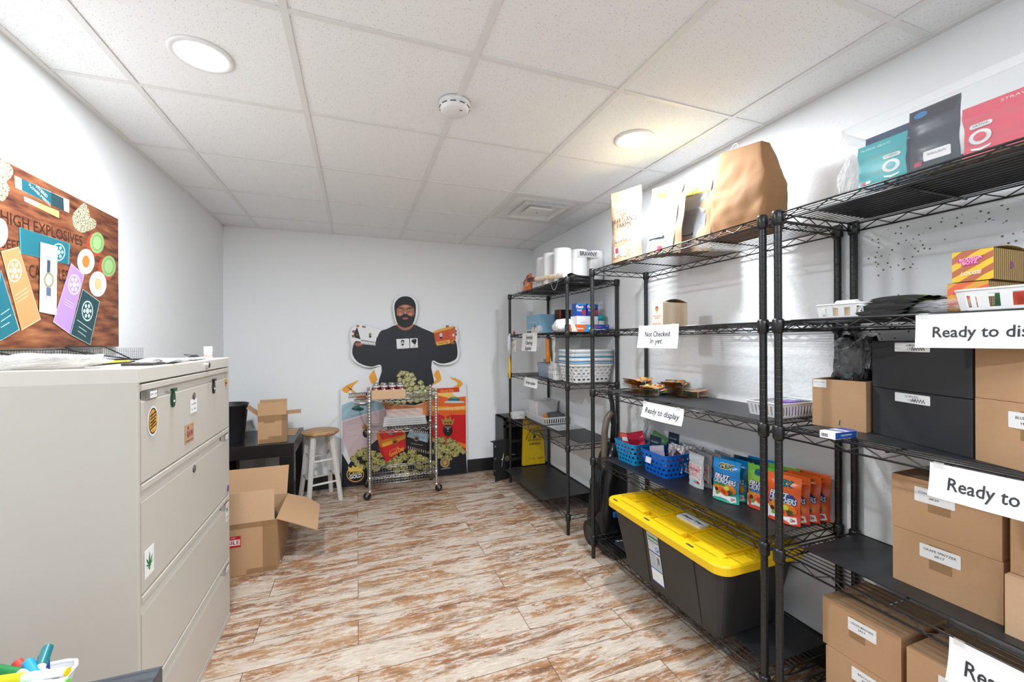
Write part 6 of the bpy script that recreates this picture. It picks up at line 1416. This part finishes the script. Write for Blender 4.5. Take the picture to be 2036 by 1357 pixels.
# ------------------------------------------------------------------ unit 3 (near)
liner('black plastic liner on the top shelf of the nearest unit', 1.50, 1.79, .28, .99, U1[0])
liner('black plastic liner on the second shelf of the nearest unit', 1.42, 1.79, .30, 1.02, U1[1])
liner('black plastic liner under the black boxes', 1.455, 1.795, .28, 1.02, U1[2])
liner('black plastic liner under the tall brown cartons', 1.49, 1.795, .25, 1.03, U1[3])
liner('black plastic liner on the bottom shelf of the nearest unit', 1.50, 1.795, .25, .99, U1[4])
z1 = U1[0]+LT_
t = thing('clear_bin', 'long clear plastic bin on the top shelf of the nearest unit', 'storage bin', (1.545, .585, U1[0]), -PI/2)
mb, pt, N = basket(.56, .24, .20, mat('bin_clear', (.93, .96, .97), .12, alpha=.06, spec=.2), taper=.93, r=.025, cols=24, kind='none', rows=0); mb.build('bin_body', t, solid=.002)
mb = MB(); vs = []
for s_, z in ((1.0, .200), (1.035, .200), (1.035, .176), (1.03, .176)): vs += [(pt(j, 1)[0]*s_, pt(j, 1)[1]*s_, z) for j in range(N)]
mb.add(vs, [(i*N+j, i*N+(j+1) % N, (i+1)*N+(j+1) % N, (i+1)*N+j) for i in range(3) for j in range(N)], mat('bin_rim_clear', (.88, .90, .92), .15, alpha=.4)); mb.build('rim', t)
crumple('plastic_bag', 'round clear plastic packet behind the far end of the clear bin', 'plastic bag', (1.61, .915, z1), .07, .045, .17, FILM, 41, .12)
def logo_o(k, s, cx_, cz_, r_, word, col):
    for q, (rr_, m_) in enumerate(((r_, H('dfe6e4', .45)), (r_*.58, col))): onsurf(k, s, ell2(cx_, cz_, rr_*1.15, rr_), m_, .0012+.0004*q)
    onsurf(k, s, rrect(r_*2.3, r_*.62, r_*.3, 4, (cx_, cz_+r_*1.65)), H('dfe6e4', .45), .0012); textsurf(k, s, word, cx_, cz_+r_*1.65, r_*.3, INK, w=r_*1.6, off=.0018)
    onsurf(k, s, [(cx_-r_*1.05, cz_-r_*1.3), (cx_, cz_-r_*1.55), (cx_+r_*1.05, cz_-r_*1.3), (cx_+r_*.9, cz_-r_*1.6), (cx_, cz_-r_*1.9), (cx_-r_*.9, cz_-r_*1.6)], H('dfe6e4', .45), .0012)
def art_teal(k, s, w, h):
    textsurf(k, s, 'TROPICAL GELATO', -w*.12, h*.88, .007, H('cfeeee'), w=w*.62); logo_o(k, s, w*.22, h*.34, .018, 'HYBRID', H('17a0a8', .4))
    onsurf(k, s, rect(-w*.42, -w*.3, h*.08, h*.15), H('c2304a'), .0012); onsurf(k, s, rect(-w*.3, -w*.2, h*.08, h*.15), PAPER, .0012)
def art_pink(k, s, w, h):
    textsurf(k, s, 'STRAWBERRY', w*.14, h*.90, .007, H('f3cdd2'), w=w*.5); logo_o(k, s, -w*.30, h*.34, .018, 'SATIVA', H('d9405a', .4))
def art_dark(k, s, w, h):
    onsurf(k, s, rrect(w*.52, .026, .003, 2, (w*.08, h*.22)), PAPER, .0012); textsurf(k, s, 'TROPICAL GELATO', w*.08, h*.235, .005, INK, w=w*.36, off=.0018); onsurf(k, s, rect(-w*.38, -w*.22, h*.10, h*.17), H('c2304a'), .0012)
    onsurf(k, s, rect(-w*.44, w*.42, h*.80, h*.97), H('141b2c', .2), .001); onsurf(k, s, ell2(-w*.25, h*.90, w*.14, h*.05), H('2f74b5', .25), .0015)
flatpouch('flat_pouch', 'teal printed pouch at the far end of the clear bin', 'pouch', 1.452, .768, z1+.004, A2, .122, .130, H('17a3a9', .4), g=.012, art=art_teal)
flatpouch('flat_pouch', 'tall dark slate pouch between the teal and pink ones', 'pouch', 1.458, .652, z1+.004, A2, .106, .176, mat('slate_film', hexc('2f3846'), .25, bump=.4, bscale=12), g=.014, art=art_dark)
flatpouch('flat_pouch', 'pink printed pouch nearest the camera in the clear bin', 'pouch', 1.455, .508, z1+.004, A2, .175, .128, H('d8465c', .4), g=.012, art=art_pink)
flatpouch('flat_pouch', 'dark blue pouch standing behind the teal one in the clear bin', 'pouch', 1.50, .76, z1+.004, A2, .15, .170, mat('blue_film', hexc('123a66'), .2, bump=.4, bscale=12), g=.014)
papers('leaflet_stack', 'flat printed packets lying behind the pouches in the clear bin', 'papers', (1.57, .58, z1+.004), 0, .14, .40, 6, [H('8a5a4a'), H('c9b29a'), H('5a4a4a')], 7, thick=.006, curl=.004)
# second shelf
z2 = U1[1]+LT_
t = make_basket('storage_basket', 'small white slotted basket holding a paper roll on the second shelf', 'basket', (1.515, .890, z2), -PI/2, .135, .12, .044, WP, kind='slot', cols=14, r=.006, taper=.93)
t = thing('label_roll', 'small white roll of labels lying in the slotted basket', 'roll', (1.545, .915, z2+.045), (0, 0, 0))
MB().lathe([(.008, -.03), (.018, -.03), (.018, .03), (.008, .03)], PAPER, n=28, M=Rx(PI/2)).build('roll', t); MB().lathe([(.0075, -.031), (.0085, -.031), (.0085, .031), (.0075, .031)], INK, n=20, M=Rx(PI/2)).build('core', t)
tag(MB().bx(-.018, .018, -.025, .025, 0, .03, H('d9c2a0', .5)).build('small_box', loc=(1.485, .885, z2+.004)), 'small cream packet inside the slotted basket on the second shelf', 'box')
DG = H('1d1d1c', .3); OLV = H('6f7a25', .3); DGR = H('1f4a34', .3)
for i in range(8):
    m_ = (DG, DGR, DG, DG, DGR, OLV, DG, OLV)[i]; mb, sf = pouch(.125, .15, .012, m_, DG, wob=.4, seed=i)
    t = thing('flat_bag', 'glossy dark bag in the slumped pile on the second shelf, %s from the bottom' % ('first', 'second', 'third', 'fourth', 'fifth', 'sixth', 'seventh', 'topmost, eighth')[i], 'bag', (1.46+.002*i, .785-.006*i, z2+.006+.0065*i), (-PI/2+.03, 0, -PI/2+.12*math.sin(i*2.1)), 'slumped pile of dark bags'); mb.build('bag_body', t)
crumple('plastic_bag', 'thin clear film lying across the pile of dark bags', 'plastic bag', (1.56, .70, z2), .08, .12, .042, FILM, 44, .15)
BOD = bands_mat('yellow_wave_print', [hexc('e8bd22'), hexc('b5603a')], 13, 'DIAGONAL', 1.6, .4, (-.8, 1, 1.3)); BOD2 = bands_mat('orange_wave_print', [hexc('d99a35'), hexc('dd6235')], 13, 'DIAGONAL', 1.6, .4, (-.8, 1, 1.3))
BODS = bands_mat('olive_wave_print', [hexc('a8873a'), hexc('5e4028')], 32, 'Y', 1.5, .5)
def bodega(label, z, m_, sidem, pk, dx=0, dy=0):
    t = thing('printed_carton', label, 'box', (1.545+dx, .664+dy, z), -PI/2, 'wavy striped cartons'); w, d, h = .080, .20, .082
    mb = MB().bx(0, w, 0, d, 0, h, sidem); mb.bx(0, w, -.0006, 0.0, 0, h, m_); mb.build('box_body', t, bevel=.0008)
    k = MB(); F_ = FY((0, -.0012, 0)); P_ = H('c2287a', .4)
    k.prism([(.012, h*.63), (.060, h*.70), (.062, h*.80), (.014, h*.73)], 0, .0004, P_, F_); k.prism([(.020, h*.50), (.050, h*.54), (.051, h*.68), (.020, h*.64)], 0, .0004, P_, F_)
    k.text('BODEGA', F_ @ T((.037, h*.735, .0006)) @ Rz(.10), .008, H('f3a9cf', .4), bold=.03, w=.044); k.text('BOYZ', F_ @ T((.036, h*.61, .0006)) @ Rz(.10), .009, H('f3a9cf', .4), bold=.03, w=.030)
    k.text('LOOSIE', F_ @ T((.037, h*.26, .0004)) @ Rz(.06), .009, mat('cream_print', hexc('f0dfc0'), .5), bold=.04, shear=.3, w=.042)
    k.prism(disc(.008, sy=1.3), 0, .0006, H('7a2f6a'), frame((w+.0002, d*.45, h*.5), (0, 1, 0), (0, 0, 1))); k.build('printed_front', t); 
    MB().grid(lambda u, v: (v*w, .001+u*(d-.002), h+.001+(.010 if z > z2+.01 else .0015)*math.sin(PI*u)), 12, 3, sidem).build('lid_flap', t, solid=.0008)
    return t
bodega('orange wavy striped carton under the yellow one', z2, BOD2, BODS, 0)
bodega('yellow wavy striped carton stacked on the orange one', z2+.0855, BOD, BODS, 0, .004, -.008)
make_basket('storage_basket', 'white wide slotted basket before the wavy striped cartons', 'basket', (1.475, .490, z2), -PI/2, .21, .12, .05, WP, kind='slot', cols=16, r=.006, taper=.92)
for i, (c_, y) in enumerate([('3a6a4a', .525), ('c94a35', .495), ('2a7fa0', .465), ('4a3a30', .435), ('8aa03a', .405)]):
    tag(MB().bx(-.03, .03, -.011, .011, 0, .036, H(c_, .4)).build('small_box', loc=(1.475, y, z2+.004), bevel=.0008), '%s small package inside the wide white basket' % ('green', 'red', 'blue', 'brown', 'olive')[i], 'box')
sign('white sign reading Ready to display on the second shelf of the nearest unit', .662, .375, 1.438, 1.352, ['Ready to display'], .027, .008, [.218])
# third shelf
z3 = U1[2]+LT_
B3 = mat('black_card', (.030, .031, .034), .55)
t = thing('cardboard_box', 'open brown carton stuffed with wrapped goods beside the black boxes', 'cardboard box', (1.553, 1.036, z3), -PI/2+.12)
w, d, h = .160, .20, .168
mb = MB(); box_shell(mb, w, d, h, CARD, .003); mb.build('box_body', t, bevel=.0006)
k = MB(); k.prism(rect(.003, .045, h-.030, h-.003), 0, .0005, PAPER, FY((0, -.0004, 0))); k.text('EMPIRE GLASSWORKS', FY((.024, -.0011, h-.012)), .004, H('8a8a96'), w=.036); k.text('4 CT', FY((.024, -.0011, h-.022)), .004, H('8a8a96')); k.build('label_sticker', t)
MB().tube([(.084, -.0006, .012), (.086, -.0006, .03)], .0012, INK, 4).build('pen_mark', t)
mb = MB(); flap(mb, frame((0, d, h), (1, 0, 0), (0, .5, -.6)), w, .06, .003); mb.build('flap', t)
crumple('wrapped_goods', 'black goods wrapped in shiny film bulging from the open carton', 'wrapped package', (1.675, .950, z3+.004), .080, .070, .315, mat('black_goods', (.012, .012, .014), .18, bump=1, bscale=22), 51, .16)
crumple('plastic_film', 'shiny clear wrap around the black goods in the carton', 'plastic film', (1.675, .950, z3+.15), .092, .080, .18, mat('shiny_wrap', (.85, .86, .88), .05, alpha=.10, bump=1, bscale=16), 52, .2)
def black_box(label, z, lines, sw=0):
    return carton('black_carton', label, 'box', (1.594, .872, z), -PI/2-.379, .303, .20, .151, B3, 'black lidded cartons', [lab_part(lines, .085, .195, .118-.01*0, .145, .006, scrib=True)] if True else (), tape=0, bev=.002)
black_box('black carton at the bottom of the pair on the third shelf', z3, ['Q 001321', '1 FWD'])
black_box('black carton stacked on top of the other black one', z3+.1525, ['Q MOLLY', '1 FWD'])
def brown(label, cat_grp, x, y, z, w, d, h, lines=None, lx=(.28, .62), lz=(.62, .86), rz=-PI/2, m_=CARD, tape=1):
    return carton('cardboard_box', label, 'cardboard box', (x, y, z), rz, w, d, h, m_, cat_grp, [lab_part(lines, w*lx[0], w*lx[1], h*lz[0], h*lz[1], .0065)] if lines else (), tape=tape)
brown('brown carton right of the lower black box on the third shelf', None, 1.480, .584, z3, .26, .19, .158, ['BLUE WIDOW', 'HYBRID'], (.28, .6), (.62, .86), rz=-PI/2-.379, m_=CARD)
brown('brown carton right of the upper black box on the third shelf', None, 1.481, .584, z3+.1590, .26, .19, .150, None, rz=-PI/2-.379, m_=CARD, tape=0)
t = thing('product_box', 'small blue and white flat box at the front of the third shelf', 'box', (1.378, .897, z3-.001), -PI/2)
MB().bx(0, .045, 0, .105, 0, .022, PAPER).build('box_body', t, bevel=.0005)
k = MB(); k.prism(rect(.002, .103, .001, .021), 0, .0004, H('1e4a94', .4), frame((.045, 0, 0), (0, 1, 0), (0, 0, 1))); k.text('LIQUID EDITION', frame((.0456, .052, .011), (0, 1, 0), (0, 0, 1)), .005, PAPER, w=.05)
k.prism(rect(.0, .045, .070, .105), .0220, .0224, H('3a4fa8', .4)); k.prism([(.0, .02), (.045, .035), (.045, .050), (.0, .035)], .0220, .0224, H('3a5fb0', .4))
for q in range(6): k.bx(.006+.0032*q, .0075+.0032*q, -.0006, 0, .005, .015, INK)
k.build('printed_panels', t)
sign('white sign reading Ready to display on the third shelf of the nearest unit', .634, .338, 1.056, .972, ['Ready to display'], .030, .02, [.225])
# fourth shelf
z4n = U1[3]+LT_
brown('brown carton labelled with a grape flavour, bottom left on the fourth shelf', None, 1.566, .803, z4n, .236, .22, .163, ['GRAPE SPRITZER', '#E17'], (.28, .66), (.62, .86), m_=CARD)
brown('brown carton with a half hidden label stacked on the grape one', None, 1.566, .805, z4n+.164, .236, .22, .163, ['CONGO KASHMIR', '#E30'], (.24, .62), (.60, .86), m_=CARD)
brown('light brown carton, lower of the right pair on the fourth shelf', None, 1.530, .552, z4n, .26, .24, .150, None, m_=CARD2, tape=0)
brown('brown carton, upper of the right pair on the fourth shelf', None, 1.552, .550, z4n+.1515, .26, .24, .175, None, m_=CARD, tape=1)
sign('white sign reading Ready on the fourth shelf of the nearest unit', .598, .288, .628, .525, ['Ready to display'], .034, .03, [.250])
# fifth shelf
z5 = U1[4]+LT_
brown('brown carton labelled with a short two line sticker, second layer on the bottom shelf', None, 1.546, .999, z5+.164, .226, .24, .163, ['UDDER MADNESS', 'SALT'], (.36, .72), (.60, .86), m_=CARD)
brown('brown carton at floor level under the udder labelled one', None, 1.540, .985, z5, .226, .24, .163, ['BISCOTTI', '#E22'], (.36, .72), (.66, .92), m_=CARD)
brown('brown carton, upper of the pair nearest the camera on the bottom shelf', None, 1.530, .752, z5+.160, .24, .25, .160, ['FAST FLAVOR', '#E40'], (.30, .72), (.56, .82), m_=CARD)
brown('brown carton, lower of the pair nearest the camera on the bottom shelf', None, 1.530, .735, z5, .24, .25, .159, None, m_=CARD)

# ------------------------------------------------------------------ desk corner with a basket of markers, bottom left
DKW = speckle_mat('dark_desk_wood', [hexc('2c2f35'), hexc('3c4047'), hexc('4a4e56')], 5, .4, stretch=(2, 30, 2))
t = thing('desk', 'dark grey wood desk corner in front of the filing cabinet', 'desk', (-1.075, -.45, 0))
build_w(MB().bx(-1.075, -.355, -.45, .984, .715, .75, DKW), 'desktop', t, bevel=.002)
for x in (-1.06, -.43):
    for y in (-.43, .91): build_w(MB().bx(x, x+.06, y, y+.06, 0, .715, BLKP), 'leg', t)
t = make_basket('marker_basket', 'white plastic basket full of markers on the dark desk', 'basket', (-.574, .858, .75), .0, .225, .20, .062, WP, kind='none', cols=24, rows=0, r=.02, taper=.86)
mk = None
MKS = [('yellow', 'e6cf1a', (-.490, .893, .836), -.20, -.03), ('teal', '0f6f78', (-.493, .904, .830), 1.85, .25), ('light blue', '1f98d6', (-.484, .890, .828), 2.3, .2), ('navy blue', '14287a', (-.487, .905, .820), 2.05, .22), ('red', 'c2352a', (-.500, .905, .822), 2.4, .25), ('green', '117a3c', (-.505, .905, .832), 2.75, .15), ('lime', '7fc95a', (-.478, .868, .835), -.2, 0), ('black', '1b1b1f', (-.515, .900, .815), 2.85, .2)]
for nm, c_, loc, a, tilt in MKS:
    # barrel runs along local x; cap at +x end
    t = thing('marker', '%s capped white marker in the desk basket' % nm, 'marker', loc, (0, -tilt, a if nm not in ('yellow', 'lime') else PI+a), 'markers in the desk basket'); t.scale = (.8, .8, .8)
    cm = H(c_, .35)
    MB().cyl((-.055, 0, 0), (.028, 0, 0), .0085, mat('marker_barrel', (.84, .84, .85), .3), n=16).build('barrel', t)
    MB().cyl((.020, 0, 0), (.068, 0, 0), .0098, cm, .0092, n=16).build('cap', t, bevel=.001)
    MB().cyl((-.058, 0, 0), (-.054, 0, 0), .0075, cm, n=16).build('end_plug', t)
